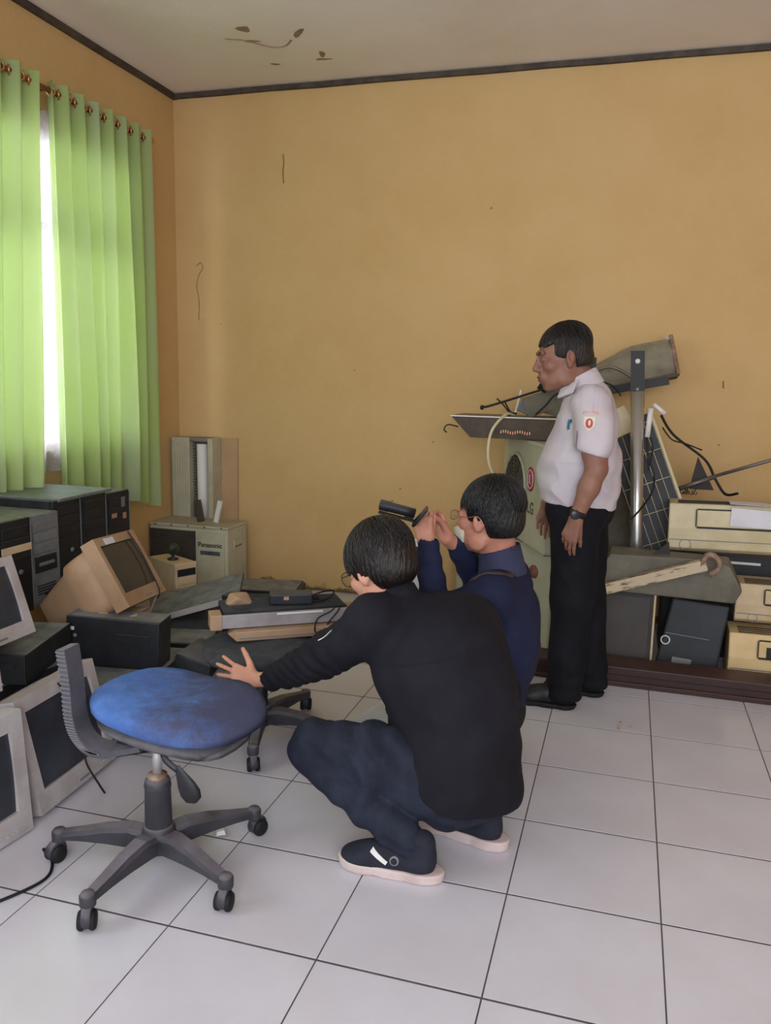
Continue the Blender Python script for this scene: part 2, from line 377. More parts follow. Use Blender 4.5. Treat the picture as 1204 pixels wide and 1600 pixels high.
# curtain cloth materials
def cloth_trans(name, col, col2, tcol, mixf, transp=0.0, stripes=0):
    m = bpy.data.materials.new(name); m.use_nodes = True; nt = m.node_tree; nt.nodes.clear(); L = nt.links
    out = nt.nodes.new('ShaderNodeOutputMaterial'); d = nt.nodes.new('ShaderNodeBsdfDiffuse'); t = nt.nodes.new('ShaderNodeBsdfTranslucent'); mx = nt.nodes.new('ShaderNodeMixShader'); mx.inputs[0].default_value = mixf
    tc = nt.nodes.new('ShaderNodeTexCoord'); mp = nt.nodes.new('ShaderNodeMapping'); mp.inputs['Scale'].default_value = (6, 6, 1.1); L.new(tc.outputs['Object'], mp.inputs[0])
    n = nt.nodes.new('ShaderNodeTexNoise'); n.inputs['Scale'].default_value = 1.3; n.inputs['Detail'].default_value = 3; L.new(mp.outputs[0], n.inputs['Vector'])
    c1 = nt.nodes.new('ShaderNodeMix'); c1.data_type = 'RGBA'; c1.inputs['A'].default_value = lin(col); c1.inputs['B'].default_value = lin(col2)
    mr = nt.nodes.new('ShaderNodeMapRange'); mr.inputs[1].default_value = .35; mr.inputs[2].default_value = .65; L.new(n.outputs['Fac'], mr.inputs[0]); L.new(mr.outputs[0], c1.inputs['Factor'])
    L.new(c1.outputs['Result'], d.inputs[0]); t.inputs[0].default_value = lin(tcol)
    L.new(d.outputs[0], mx.inputs[1]); L.new(t.outputs[0], mx.inputs[2]); fin = mx.outputs[0]
    if transp:
        tp = nt.nodes.new('ShaderNodeBsdfTransparent'); m2 = nt.nodes.new('ShaderNodeMixShader'); L.new(fin, m2.inputs[1]); L.new(tp.outputs[0], m2.inputs[2])
        v = nt.nodes.new('ShaderNodeTexVoronoi'); v.inputs['Scale'].default_value = 38; L.new(tc.outputs['Object'], v.inputs['Vector'])
        r = nt.nodes.new('ShaderNodeMapRange'); r.inputs[1].default_value = .1; r.inputs[2].default_value = .5; r.inputs[3].default_value = transp*.4; r.inputs[4].default_value = transp; L.new(v.outputs['Distance'], r.inputs[0]); L.new(r.outputs[0], m2.inputs[0]); fin = m2.outputs[0]
    L.new(fin, out.inputs[0]); MATS[name] = m; return m
M_cur = cloth_trans('lime_green_satin', '#BCD086', '#C3D0AE', '#D8E4B6', .56)
M_lace = cloth_trans('white_lace', '#C9C4CE', '#D6D1DA', '#CFC9D8', .5, .32)
M_brass = mat('pink_gold_metal', '#C9906E', rough=.3, metal=.8)
M_rod = mat('rod_brass', '#9A6B3A', '#7A4E2C', 30, .35, metal=.7)
RODX, RODZ = -2.52, 2.70
def curtain(y0, y1, zb0, zb1, label, nf, seed, gather):
    rnd = random.Random(seed); t = thing('curtain', label, 'curtain', (RODX, (y0+y1)/2, RODZ), group='lime green curtains on the left window')
    nu, nv = nf*14, 40; v = []; f = []; ph = [rnd.uniform(-.5, .5) for _ in range(nf+2)]; am = [rnd.uniform(.75, 1.25) for _ in range(nf+2)]
    ztop = RODZ+.045
    for th in (0, 1):
        for b in range(nv+1):
            q = b/nv
            for a in range(nu+1):
                p = a/nu; k = p*nf; i = int(min(k, nf-.001)); fr = k-i; amm = am[i]*(1-fr)+am[i+1]*fr; phh = ph[i]*(1-fr)+ph[i+1]*fr
                loose = q*q*(3-2*q)
                x = .036*math.cos(2*math.pi*k+phh*loose*1.6)*(1+(amm-1)*loose)+.012*loose*math.sin(5*p*math.pi+seed)
                x += .008*math.sin(14*math.pi*p+3*q)*loose
                yy = y0+(y1-y0)*(p+gather(p, q))
                zb = zb0+(zb1-zb0)*p+.006*math.sin(2*math.pi*k)
                v.append((x+RODX-.0+(-.0012 if th else 0), yy, ztop+(zb-ztop)*q))
    N = (nu+1)*(nv+1)
    for b in range(nv):
        for a in range(nu):
            i = b*(nu+1)+a; f += [(i, i+1, i+nu+2, i+nu+1), (N+i, N+i+nu+1, N+i+nu+2, N+i+1)]
    MB().add(v, f, 0, True).build('cloth', M_cur, t, True)
    for i in range(nf*2):
        p = (i+.5)/(nf*2); y = y0+(y1-y0)*p
        mb = MB(); R = Euler((0, 0, math.radians(38 if i % 2 else -38))).to_matrix()
        pts = []
        for k in range(17):
            a = 2*math.pi*k/16; q = R @ Vector((0.027*math.cos(a), 0, .027*math.sin(a))) if False else R @ Vector((0, .021*math.cos(a), .021*math.sin(a)))
            pts.append((RODX+q.x, y+q.y, RODZ+q.z))
        mb.tube(pts, .0055, 6, caps=False).build('grommet', M_brass, t, True)
    return t
curtain(.275, 1.125, .80, .575, 'lime green grommet curtain hanging nearest the room corner', 7, 3, lambda p, q: .04*q*math.sin(p*9)*(1-p)*p*3+.02*q*p-.01*q*(1-p))
curtain(-.95, .19, .80, .80, 'lime green grommet curtain cut by the left photo edge', 9, 5, lambda p, q: .02*q*math.sin(p*11)*(1-p)*p*3-.105*q*p)
t = thing('lace_curtain', 'sheer white lace curtain behind the green curtains', 'curtain', (RODX-.07, 0, 2.6))
v = []; f = []; nu, nv = 160, 12
for b in range(nv+1):
    for a in range(nu+1):
        p = a/nu; v.append((RODX-.062+.016*math.sin(p*95), -1.05+2.05*p, 2.62-1.75*b/nv))
for b in range(nv):
    for a in range(nu): i = b*(nu+1)+a; f.append((i, i+1, i+nu+2, i+nu+1))
MB().add(v, f, 0, True).build('cloth', M_lace, t, True)
MB().tube([(RODX-.065, -1.1, 2.62), (RODX-.065, 1.05, 2.62)], .005, 8).build('wire', M_iron, t, True)
t = thing('curtain_rod', 'brown and brass curtain rod above the window', 'curtain rod', (RODX, .1, RODZ))
MB().tube([(RODX, -1.05, RODZ), (RODX, 1.15, RODZ)], .0125, 12).build('rod', M_rod, t, True)
for y in (1.16, -1.06): MB().lathe([(.008, -.02), (.014, -.012), (.024, .004), (.02, .02), (.004, .03)], (RODX, y, RODZ), 'Y', 14).build('finial', mat('finial_gold', '#C9A13C', rough=.3, metal=.8), t, True)
for y in (1.135, .25, -.6): MB().box(((RODX+XL)/2, y, RODZ-.01), (abs(RODX-XL), .012, .02), .002).box((XL+.004, y, RODZ-.01), (.008, .03, .08), .002).build('bracket', M_rod, t, True)
# ================================================================== scrap equipment, left side
M_black = mat('black_case_plastic', '#17181C', '#22242A', 10, .5, dust=('#6E6F72', .45))
M_bdust = mat('dusty_black_metal', '#1C1E22', '#2A2C30', 12, .6, dust=('#85878A', .85))
M_silver = mat('grey_silver_plastic', '#74777A', '#63666A', 14, .5)
M_lgrey = mat('pale_grey_bezel', '#B4AEAE', '#A39B9A', 9, .5, dust=('#8C8886', .3))
M_tan = mat('yellowed_beige_plastic', '#A98C70', '#947659', 3, .55, bump=.03)
M_beige = mat('aged_beige_plastic', '#C9B492', '#B59D78', 5, .55)
M_cream = mat('cream_plastic', '#D2C6A4', '#BFAF88', 4, .5, dust=('#9A8C70', .4))
M_acw = mat('off_white_painted_steel', '#BDB9A2', '#A9A48C', 4, .5, dust=('#8F8668', .5))
M_acg = mat('greenish_white_steel', '#B4B39F', '#A3A28C', 3, .5)
M_scr = mat('dark_crt_glass', '#202426', '#2A2E30', 5, .18, spec=.6, dust=('#555A5C', .3))
M_scr2 = mat('dusty_screen_glass', '#2B2E36', '#3A3E48', 4, .35, spec=.5)
M_rub = mat('black_rubber', '#121214', rough=.7)
M_wire = mat('black_cable', '#141416', rough=.55)
M_red = mat('maroon_wood', '#3A1F1C', '#2A1513', 14, .5, dust=('#5A4440', .5), stretch=(1, 6, 6))
M_rust = mat('rusty_metal', '#7A5C4A', '#A79482', 18, .7, metal=.3, bump=.2)
M_alu = mat('brushed_aluminium', '#B8BABD', '#C8C9C6', 3, .28, metal=.9)
M_steel = mat('grey_steel', '#7C7B78', '#68655F', 10, .45, metal=.6)
M_white = mat('white_plastic', '#D8D5D2', rough=.5)
M_paper = mat('white_paper', '#D6D5DA', '#C9C8CE', 7, .8)
M_ink = mat('printed_grey_ink', '#77787F', rough=.8)
M_blk = mat('black_print', '#23221F', rough=.6)
M_gsheet = mat('grey_green_sheet_metal', '#7B7768', '#5F5A4C', 5, .6, bump=.05, dust=('#8A8470', .4))
M_stick = mat('orange_sticker', '#A8806A', rough=.6)
M_wood = mat('dark_bench_wood', '#2E241E', '#3A2D25', 12, .6)

# low bench that carries the row of towers
t = thing('bench', 'low dark wooden bench under the row of computer towers', 'bench', (-2.43, -.16, 0))
MB().box((0, 0, .365), (.38, 1.02, .03), .004).build('bench_top', M_wood, t)
for a in (-.15, .15):
    for b in (-.46, .46): MB().box((a, b, .175), (.045, .045, .35), .003).build('leg', M_wood, t)
def tower(loc, wd, h, d, label, front='black', rz=90, name='computer_tower'):
    """front faces local -y; origin at the bottom centre of the front face"""
    t = thing(name, label, 'computer', loc, (0, 0, rz), group=None)
    side = M_bdust if front != 'beige' else M_beige
    MB().box((0, d/2, h/2), (wd-.006, d, h), .004).build('case', side, t)
    fm = {'black': M_black, 'silver': M_silver, 'beige': M_beige, 'mixed': M_black}[front]
    MB().box((0, -.012, h/2), (wd, .026, h+.002), .008).build('front_panel', fm, t)
    m2 = M_black if front != 'silver' else M_silver
    for k in range(3):
        z = h-.05-k*.048
        MB().box((0, -.027, z), (wd*.8, .006, .04), .002).build('drive_bay_cover', fm if k else m2, t)
    if front == 'silver':
        MB().box((0, -.0275, h-.215), (wd*.72, .006, .07), .003).build('dark_bay', M_black, t)
        MB().box((0, -.032, h-.215), (wd*.5, .006, .014), .002).build('floppy_slot', M_silver, t)
        for k in range(4): MB().box((0, -.027, .05+k*.012), (wd*.6, .004, .004)).build('vent_slot', M_black, t)
    else:
        MB().lathe([(.001, 0), (.011, 0), (.011, -.006), (.001, -.008)], (0.02, -.026, h*.45), 'Y', 14).build('power_button', M_silver, t)
        MB().box((wd/2-.004, -.026, h/2), (.003, .004, h*.95)).build('edge_strip', M_silver, t)
    return t
a = tower((-2.20, .245, .38), .19, .415, .42, 'black tower with orange stickers, farthest right of the tower row')
MB().box((-.045, -.0315, .30), (.04, .002, .022)).build('sticker', M_stick, a); MB().box((.04, -.0315, .29), (.028, .002, .03)).build('sticker', M_stick, a)
MB().box((.03, -.0315, .36), (.03, .002, .05)).build('silver_badge', M_silver, a)
tower((-2.20, .05, .38), .19, .43, .42, 'plain black tower in the middle of the tower row')
tower((-2.20, -.145, .38), .19, .43, .42, 'black tower with a round power button, right of the silver-fronted tower')
tower((-2.17, -.34, .38), .19, .395, .42, 'tower with a grey silver front and dark drive bay', 'silver')
a = tower((-2.15, -.54, .38), .19, .40, .42, 'black tower with a beige stripe at the left photo edge')
MB().box((0, -.031, .28), (.17, .004, .03), .002).build('beige_stripe', M_beige, a)
t = thing('side_panel', 'loose dusty grey case lid lying across the tower tops', 'computer lid', (-2.37, -.02, .811), (0, 0, 1))
MB().box((0, 0, .005), (.42, .40, .01), .003).box((.2, 0, -.0), (.006, .40, .012)).build('sheet', mat('dusty_grey_sheet', '#7C8584', '#6A7372', 8, .5, metal=.2), t)

def crt(name, loc, rot, W, H, sw, sh, D, m, ms, label, back=True, stand=False, sw_off=0.0, badge=True):
    """CRT monitor, screen faces local -y; origin at the screen centre"""
    t = thing(name, label, 'monitor', loc, rot)
    mb = MB(); frame_pts(-W/2, -H/2-.02, W/2, H/2, -sw/2, -sh/2, sw/2, sh/2, -.02, .045, mb)
    mb.build('bezel', m, t)
    # bulged screen
    v = []; f = []; n = 10
    for b in range(n+1):
        for a in range(n+1):
            x = (a/n-.5)*2; z = (b/n-.5)*2; v.append((x*(sw/2+.004), -.006-.012*(1-.5*(x*x+z*z)), z*(sh/2+.004)))
    for b in range(n):
        for a in range(n): i = b*(n+1)+a; f.append((i, i+1, i+n+2, i+n+1))
    MB().add(v, f, 0, True).build('screen', ms, t)
    # tapering rear housing
    rings = [(.04, W/2-.004, H/2-.004, -.01), (D*.33, W/2-.010, H/2-.010, -.01), (D*.44, W*.46, H*.45, -.012), (D*.52, W*.38, H*.38, -.016), (D*.97, W*.26, H*.25, -.03), (D, W*.24, H*.23, -.03)]
    v = []; f = []; N = 24
    for (y, a, b, dz) in rings:
        for k in range(N):
            an = 2*math.pi*(k+.5)/N; c, s_ = math.cos(an), math.sin(an); e = .28
            v.append((a*math.copysign(abs(c)**e, c), y, b*math.copysign(abs(s_)**e, s_)+dz))
    for i in range(len(rings)-1):
        for k in range(N): f.append((i*N+k, i*N+(k+1) % N, (i+1)*N+(k+1) % N, (i+1)*N+k))
    f.append(tuple(range(N))[::-1]); f.append(tuple((len(rings)-1)*N+k for k in range(N)))
    h = MB().add(v, f, 0, True).build('housing', m, t)
    for k in range(7): MB().box((0, D*.70+k*.012, H*.30-.015-(k*.0022)), (W*.4, .004, .012)).build('vent_slot', M_blk, h)
    if stand:
        MB().lathe([(.06, -H/2-.0), (.075, -H/2-.02), (.12, -H/2-.045), (.125, -H/2-.055)], (0, D*.35, 0), 'Z', 24).build('swivel_base', m, t)
    for k in range(4): MB().box((W*.28+k*.018, -.021, -H/2-.0), (.01, .004, .006), .001).build('button', m, t)
    if badge: MB().box((W*.05, -.0205, -H/2-.004), (.05, .002, .007)).build('badge', M_ink, t)
    return t
M_tilt = (-31, 3, 96)
a = crt('crt_monitor', (-1.765, -.31, .57), M_tilt, .335, .29, .285, .215, .40, M_tan, M_scr, 'yellowed beige tube monitor lying tilted with its dark screen up', stand=True)
MB().box((-.06, -.0215, .122), (.075, .002, .028)).build('paper_label', M_paper, a)
MB().tube(smooth_path([(.11, -.024, .14), (.115, -.03, .05), (.11, -.03, -.06), (.10, -.028, -.15), (.10, .0, -.18)]), .003, 6).build('hanging_cable', M_wire, a)
# light grey flat-front monitor, far left
a = crt('grey_monitor', (-1.84, -1.045, .59), (-18, 0, 90), .36, .27, .29, .205, .33, M_lgrey, M_scr2, 'pale grey monitor with a dark screen, upper one at the left photo edge')
# two big tube monitors on the floor
a = crt('crt_monitor', (-1.50, -1.085, .205), (-13, 0, 93), .42, .35, .345, .255, .34, M_lgrey, M_scr2, 'pale grey tube monitor on the floor behind the blue chair bracket')
MB().tube(smooth_path([(.0, -.024, .16), (.03, -.04, .06), (.04, -.036, -.06), (.02, -.04, -.13), (-.01, -.09, -.195), (-.03, -.12, -.22)]), .0035, 6).build('hanging_cable', M_wire, a)
a = crt('crt_monitor', (-1.475, -1.545, .205), (-4, 0, 84), .42, .36, .33, .25, .34, M_lgrey, M_scr2, 'pale grey tube monitor nearest the camera at the lower left edge')
a = crt('crt_monitor', (-1.665, -1.33, .47), (-6, 0, 88), .26, .17, .21, .12, .17, M_lgrey, M_scr2, 'small grey monitor perched behind the two floor monitors')

def flatcase(name, loc, rot, sx, sy, sz, label, m=None, front=None, cat='computer'):
    """box case, origin at the bottom centre"""
    t = thing(name, label, cat, loc, rot)
    MB().box((0, 0, sz/2), (sx, sy, sz), .005).build('case', m or M_bdust, t)
    MB().box((0, -sy/2-.007, sz/2), (sx, .016, sz), .005).build('front_panel', front or M_black, t)
    MB().box((sx*.22, -sy/2-.017, sz*.62), (sx*.36, .005, sz*.18), .001).build('drive_slot', front or M_black, t)
    MB().lathe([(.001, 0), (.008, 0), (.008, -.004), (.001, -.005)], (-sx*.4, -sy/2-.015, sz*.6), 'Y', 12).build('power_button', M_silver, t)
    return t
a = flatcase('desktop_computer', (-1.715, -.45, .205), (0, 2.5, 11), .385, .125, .2, 'long black computer case on its side with two torn stickers on top')
MB().box((-.07, 0, .2012), (.035, .03, .0015), rot=(0, 0, 20)).build('torn_sticker', M_beige, a); MB().hull([(.05, -.02, .2005), (.075, -.01, .2005), (.06, .03, .2005), (.05, -.02, .202), (.075, -.01, .202), (.06, .03, .202)]).build('torn_sticker', M_beige, a)
MB().box((-.165, -.079, .15), (.014, .002, .014)).build('white_sticker', M_white, a)
flatcase('desktop_computer', (-1.72, -.41, 0), (0, 0, 8), .42, .36, .20, 'dusty dark case on the floor under the long black case')
flatcase('desktop_computer', (-1.985, -.85, .0), (0, 0, 6), .38, .40, .15, 'dusty grey case at the bottom of the left stack')
flatcase('desktop_computer', (-1.985, -.85, .152), (0, 0, -8), .38, .38, .13, 'flat dusty black case in the middle of the left stack')
flatcase('desktop_computer', (-1.975, -.82, .284), (0, 0, 15), .38, .38, .11, 'black flat case with a dusty lid on top of the left stack')
flatcase('desktop_computer', (-1.47, -.70, .0), (0, 0, 38), .22, .20, .16, 'black case on the floor right of the grey tube monitor')
flatcase('desktop_computer', (-1.53, -.735, .205), (0, 0, 10), .34, .2, .035, 'thin dusty grey case behind the blue chair seat', m=mat('dusty_grey_lid', '#6E7072', '#5A5C5F', 6, .6))
flatcase('desktop_computer', (-2.12, -1.33, .0), (0, 0, 88), .3, .28, .385, 'dark case hidden behind the floor monitors')
# cables on the heap
def cable(P, r, label, m=None, name='cable'):
    o = MB().tube(smooth_path(P), r, 6).build(name, m or M_wire); return tag(o, label, 'cable')
cable([(-1.62, -.86, .222), (-1.56, -.92, .23), (-1.6, -.8, .222), (-1.48, -.72, .222), (-1.66, -.68, .222)], .004, 'black cable looped on the thin grey case')
cable([(-1.32, -1.42, .004), (-1.25, -1.47, .004), (-1.22, -1.55, .004), (-1.28, -1.68, .004), (-1.36, -1.8, .004)], .0045, 'black cable on the tiles by the lower left monitor')

# outdoor condenser in the corner
def grid(mb, x0, x1, z0, z1, y, step, r, mi=0):
    n = int((x1-x0)/step)
    for i in range(n+1): mb.box((x0+(x1-x0)*i/n, y, (z0+z1)/2), (r, r, z1-z0), 0, mi=mi)
    n = int((z1-z0)/step)
    for i in range(n+1): mb.box(((x0+x1)/2, y, z0+(z1-z0)*i/n), (x1-x0, r, r), 0, mi=mi)
t = thing('condenser_unit', 'off-white outdoor air conditioner unit in the room corner', 'air conditioner', (-2.08, 1.22, 0))
MB().box((-.27, .13, .22), (.54, .26, .43), .008).build('cabinet', M_acw, t)
MB().box((-.27, .13, .444), (.548, .268, .018), .006).build('top_cover', M_acw, t)
MB().box((-.115, -.005, .21), (.19, .012, .40), .004).build('front_panel', M_acw, t)
mb = MB(); grid(mb, -.535, -.225, .03, .41, -.012, .014, .0022); mb.build('fan_grille', M_steel, t)
MB().box((-.38, -.003, .22), (.32, .004, .39)).build('grille_backing', mat('dark_fan_opening', '#3A3128', rough=.8), t)
text('Panasonic', .042, Matrix.Translation((-.115, -.0118, .335)) @ Matrix.Rotation(math.pi/2, 4, 'X'), M_blk, t, bold=.0008)
MB().box((-.115, -.0115, .285), (.135, .002, .026)).build('blue_stripe_label', mat('navy_label', '#3B4558', '#5C6066', 20, .5), t)
MB().box((.004, .13, .33), (.008, .11, .06), .004).build('handle_recess', M_acw, t); MB().box((.0085, .13, .318), (.003, .09, .012), .001).build('handle_slot', M_rust, t)
for k in range(5): MB().lathe([(.001, 0), (.005, 0), (.005, -.003), (.001, -.004)], (-.5+k*.115, -.0045, .444), 'Y', 8).build('screw', M_blk, t)
# indoor unit standing on end behind it
t = thing('indoor_unit', 'beige wall air conditioner standing on end against the back wall', 'air conditioner', (-2.475, 1.55, 0), (0, 0, 0))
MB().box((-.08, .0, .485), (.13, .12, .97), .006).build('front_cover', M_acw, t)
MB().box((.135, .0, .485), (.035, .12, .97), .005).build('side_cover', M_acw, t)
MB().box((.05, .04, .485), (.14, .03, .96)).build('back_plate', M_gsheet, t)
MB().box((.05, .0, .958), (.14, .11, .024), .003).build('end_cap', M_gsheet, t)
for k in range(7): MB().box((-.135+k*.018, -.062, .49), (.0035, .004, .9)).build('louvre', M_acg, t)
mb = MB()
for k in range(46): mb.box((.0, .0, .05+k*.02), (.035, .02, .004), rot=(0, 20, 0))
mb.build('fin_strip', M_steel, t)
MB().tube([(.06, -.015, .2), (.06, -.02, .93)], .036, 18).build('fan_roller', M_white, t)
t = thing('board', 'thin pinkish beige board leaning upright beside the standing indoor unit', 'board', (-2.265, 1.605, 0), (-1, 0, 0))
MB().box((0, 0, .485), (.125, .009, .97), .001).box((.061, -.006, .485), (.004, .012, .97)).build('sheet', mat('pinkish_board', '#BD9C78', '#B0906B', 4, .7), t)
t = thing('plastic_strip', 'dark brown plastic strip leaning on the corner condenser top', 'plastic strip', (-2.32, 1.33, .455), (-12, -18, 0))
MB().box((0, 0, .07), (.05, .014, .14), .004).box((0, -.009, .07), (.036, .006, .12), .002).build('strip', mat('brown_plastic', '#4A3F38', rough=.5), t)
t = thing('plastic_strip', 'narrow white plastic strip standing on the corner condenser', 'plastic strip', (-2.225, 1.34, .455), (-10, 8, 0))
MB().box((0, 0, .07), (.026, .012, .14), .003).box((.016, .0, .07), (.006, .02, .14), .002).build('strip', M_white, t)
# beige minitower in front of the condenser
a = tower((-2.07, .68, 0), .14, .35, .26, 'beige computer tower in front of the corner condenser', 'beige', rz=62)
for k in range(5): MB().box((.0, -.0275, .06+k*.02), (.12, .003, .006)).build('vent_slot', M_ink, a)
t = thing('webcam', 'small dark green round gadget on the beige tower', 'webcam', (-2.16, .72, .352), (0, 0, 40))
MB().lathe([(.03, 0), (.032, .006), (.01, .014), (.008, .03)], n=16).build('base', M_black, t)
MB().lathe([(.005, -.03), (.028, -.024), (.036, 0), (.028, .024), (.005, .03)], (0, 0, .06), 'Y', 16).build('head', mat('dark_green_plastic', '#2E3A2C', rough=.4), t)
MB().lathe([(.001, 0), (.012, 0), (.012, -.006), (.001, -.007)], (0, -.028, .06), 'Y', 14).build('lens', M_blk, t)
# printers
def printer(loc, rz, label, lid):
    t = thing('printer', label, 'printer', loc, (0, 0, rz))
    MB().hull([(-.23, -.18, 0), (.23, -.18, 0), (.23, .18, 0), (-.23, .18, 0), (-.235, -.17, .12), (.235, -.17, .12), (.235, .18, .2), (-.235, .18, .2), (-.23, -.1, .19), (.23, -.1, .19)], .012).build('body', M_black, t)
    MB().box((0, -.15, .05), (.34, .12, .012), .003, rot=(8, 0, 0)).build('paper_tray', M_black, t)
    MB().box((0, -.177, .085), (.32, .01, .03), .002).build('output_slot', M_blk, t)
    for k in range(4): MB().lathe([(.001, .003), (.008, .003), (.008, -.002)], (.12+k*.024, -.135, .162), 'Z', 10).build('button', M_silver, t)
    if lid:
        l = MB().box((0, .0, .0), (.46, .33, .018), .006).build('scanner_lid', M_bdust, t); l.location = (0, .03, .27); l.rotation_euler = (math.radians(lid[0]), math.radians(lid[1]), 0)
        MB().box((-.2315, 0, .004), (.006, .325, .03), .002).box((0, -.166, .004), (.46, .006, .03), .002).build('lid_edge', M_lgrey, l)
        for k in range(5): MB().box((.12, -.05+k*.03, .0098), (.1, .003, .001)).build('rib', M_ink, l)
        MB().box((0, .165, .22), (.05, .02, .06), .003).build('hinge', M_black, t)
    else:
        MB().box((0, .04, .2), (.44, .26, .015), .005).build('scanner_lid', M_bdust, t)
    return t
printer((-1.78, .30, 0), 20, 'black printer with its grey scanner lid propped open', (8, -16))
printer((-1.70, .86, 0), 12, 'low black printer with a dusty rounded top near the back wall', None)
flatcase('video_player', (-1.74, -.04, 0), (0, 0, 14), .42, .2, .19, 'dark box behind the long black computer case', cat='media player')
t = thing('speaker', 'small upright black speaker standing between the printer and the scrap chair', 'speaker', (-1.485, .12, 0))
MB().box((0, 0, .185), (.085, .08, .37), .01).build('cabinet', M_black, t)
MB().lathe([(.03, 0), (.03, -.004), (.022, -.003), (.005, -.006)], (0, -.04, .28), 'Y', 18).build('driver_cone', M_rub, t)
MB().lathe([(.014, 0), (.014, -.003), (.003, -.004)], (0, -.04, .34), 'Y', 14).build('tweeter', M_rub, t)
# ================================================================== scrap, right side
def kparts(mb, name, m, t, label=None): return mb.build(name, m, t, False, label)
# two outdoor condensers stacked, turned away from the camera
def condenser(loc, rz, W, H, D, label, kind):
    """front faces local -y, origin at the near bottom front corner; body runs to -x"""
    t = thing('condenser_unit', label, 'air conditioner', loc, (0, 0, rz))
    MB().box((-W/2, D/2, H/2), (W, D, H-.02), .012).build('cabinet', M_acg, t)
    MB().box((-W/2, D/2, H-.012), (W+.01, D+.01, .024), .006).build('top_cover', M_acg, t)
    MB().box((-W/2, D/2, .012), (W-.06, D-.04, .024)).build('base', M_steel, t)
    R = H*.34; cx = -W*.66 if kind else -W*.62
    MB().lathe([(R+.012, .0), (R+.012, -.012), (R, -.014), (R-.006, .0)], (cx, 0, H*.5), 'Y', 40).build('fan_ring', M_acg, t)
    MB().lathe([(R-.004, -.004), (R-.004, -.006)], (cx, 0, H*.5), 'Y', 40).build('fan_opening', mat('dark_fan_opening', '#3A3128', rough=.8), t)
    mb = MB()
    for k in range(1, 9): mb.torus((cx, -.014, H*.5), R*k/9, .0016, 'Y', 32, 4)
    for k in range(16):
        a = 2*math.pi*k/16; mb.tube([(cx+.02*math.cos(a), -.015, H*.5+.02*math.sin(a)), (cx+R*math.cos(a), -.015, H*.5+R*math.sin(a))], .0014, 4)
    g = mb.build('fan_guard', M_steel, t); tag(g, kind='stuff')
    for k in range(3):
        a = 2*math.pi*k/3+.3; c, s_ = math.cos(a), math.sin(a)
        v = [(cx+.03*c, .0, H*.5+.03*s_), (cx+R*.85*math.cos(a-.35), -.003, H*.5+R*.85*math.sin(a-.35)), (cx+R*.85*math.cos(a+.4), .0, H*.5+R*.85*math.sin(a+.4))]
        MB().add(v+[(p[0], p[1]-.0015, p[2]) for p in v], [(0, 1, 2), (5, 4, 3), (0, 3, 4, 1), (1, 4, 5, 2), (2, 5, 3, 0)]).build('fan_blade', M_steel, t)
    return t
ang = math.degrees(math.atan2(-.80, .60))
u2 = condenser((-.095, .875, 0), -44, .84, .54, .27, 'lower white outdoor unit standing on the floor behind the crouching men', 0)
M_rlog = mat('rose_red_print', '#A83A4C', rough=.6); M_fade = mat('faded_red_print', '#8A5450', rough=.7)
MB().lathe([(.001, -.0), (.035, 0), (.035, -.002), (.001, -.002)], (-.13, -.001, .40), 'Y', 28).build('round_red_emblem', M_fade, u2)
u1 = condenser((-.12, .64, .545), -66, .74, .54, .27, 'upper white outdoor unit with a red round logo stacked behind the standing man', 1)
MB().lathe([(.001, 0), (.062, 0), (.062, -.002), (.001, -.002)], (-.235, -.001, .35), 'Y', 32).build('round_red_emblem', M_rlog, u1)
mb = MB().torus((-.235, -.004, .35), .046, .0028, 'Y', 28, 5); mb.tube([(-.245, -.004, .372), (-.245, -.004, .33), (-.228, -.004, .33)], .003, 5); mb.build('logo_lines', M_white, u1)
text('LG', .085, Matrix.Translation((-.22, -.0015, .205)) @ Matrix.Rotation(math.pi/2, 4, 'X'), mat('grey_print', '#5A5550', rough=.6), u1, bold=.0015)
cable([(-.33, .96, 1.205), (-.36, .89, 1.21), (-.42, .85, 1.13), (-.435, .85, 1.02), (-.42, .88, .93), (-.37, .94, .86), (-.345, .99, .83)], .008, 'pale insulated pipe looping down in front of the upper outdoor unit', M_cream, 'pipe')
cable([(-.26, 1.0, .549), (-.2, .93, .552), (-.14, .87, .553), (-.12, .86, .52)], .006, 'black cable lying on the lower outdoor unit edge')
# shallow dark tray on top
t = thing('metal_tray', 'dark brown sheet metal tray with a pale rim lying on the upper outdoor unit', 'metal tray', (-.235, 1.02, 1.088), (0, 0, -2))
MB().hull([(-.40, -.14, .105), (.34, -.14, .105), (.34, .14, .105), (-.40, .14, .105), (-.30, -.13, 0), (.33, -.13, 0), (.33, .13, 0), (-.30, .13, 0)], .003).build('tray', mat('brown_sheet_metal', '#453A30', '#5A4D40', 9, .6, bump=.05), t)
MB().box((-.03, -.143, .108), (.745, .008, .006), .001).build('front_rim', M_white, t)
MB().box((-.03, 0, .109), (.74, .28, .005)).build('tray_floor', M_gsheet, t)
mb = MB()
for k in range(13): mb.box((-.14+k*.012, -.139, .035+.004*math.sin(k)), (.005, .006, .014))
tag(mb.build('terminal_pins', M_brass, t), kind='stuff')
MB().tube(smooth_path([(-.37, -.1, .05), (-.42, -.12, .06), (-.44, -.12, .035), (-.425, -.12, .02)]), .0035, 6).build('wire_end', M_wire, t)
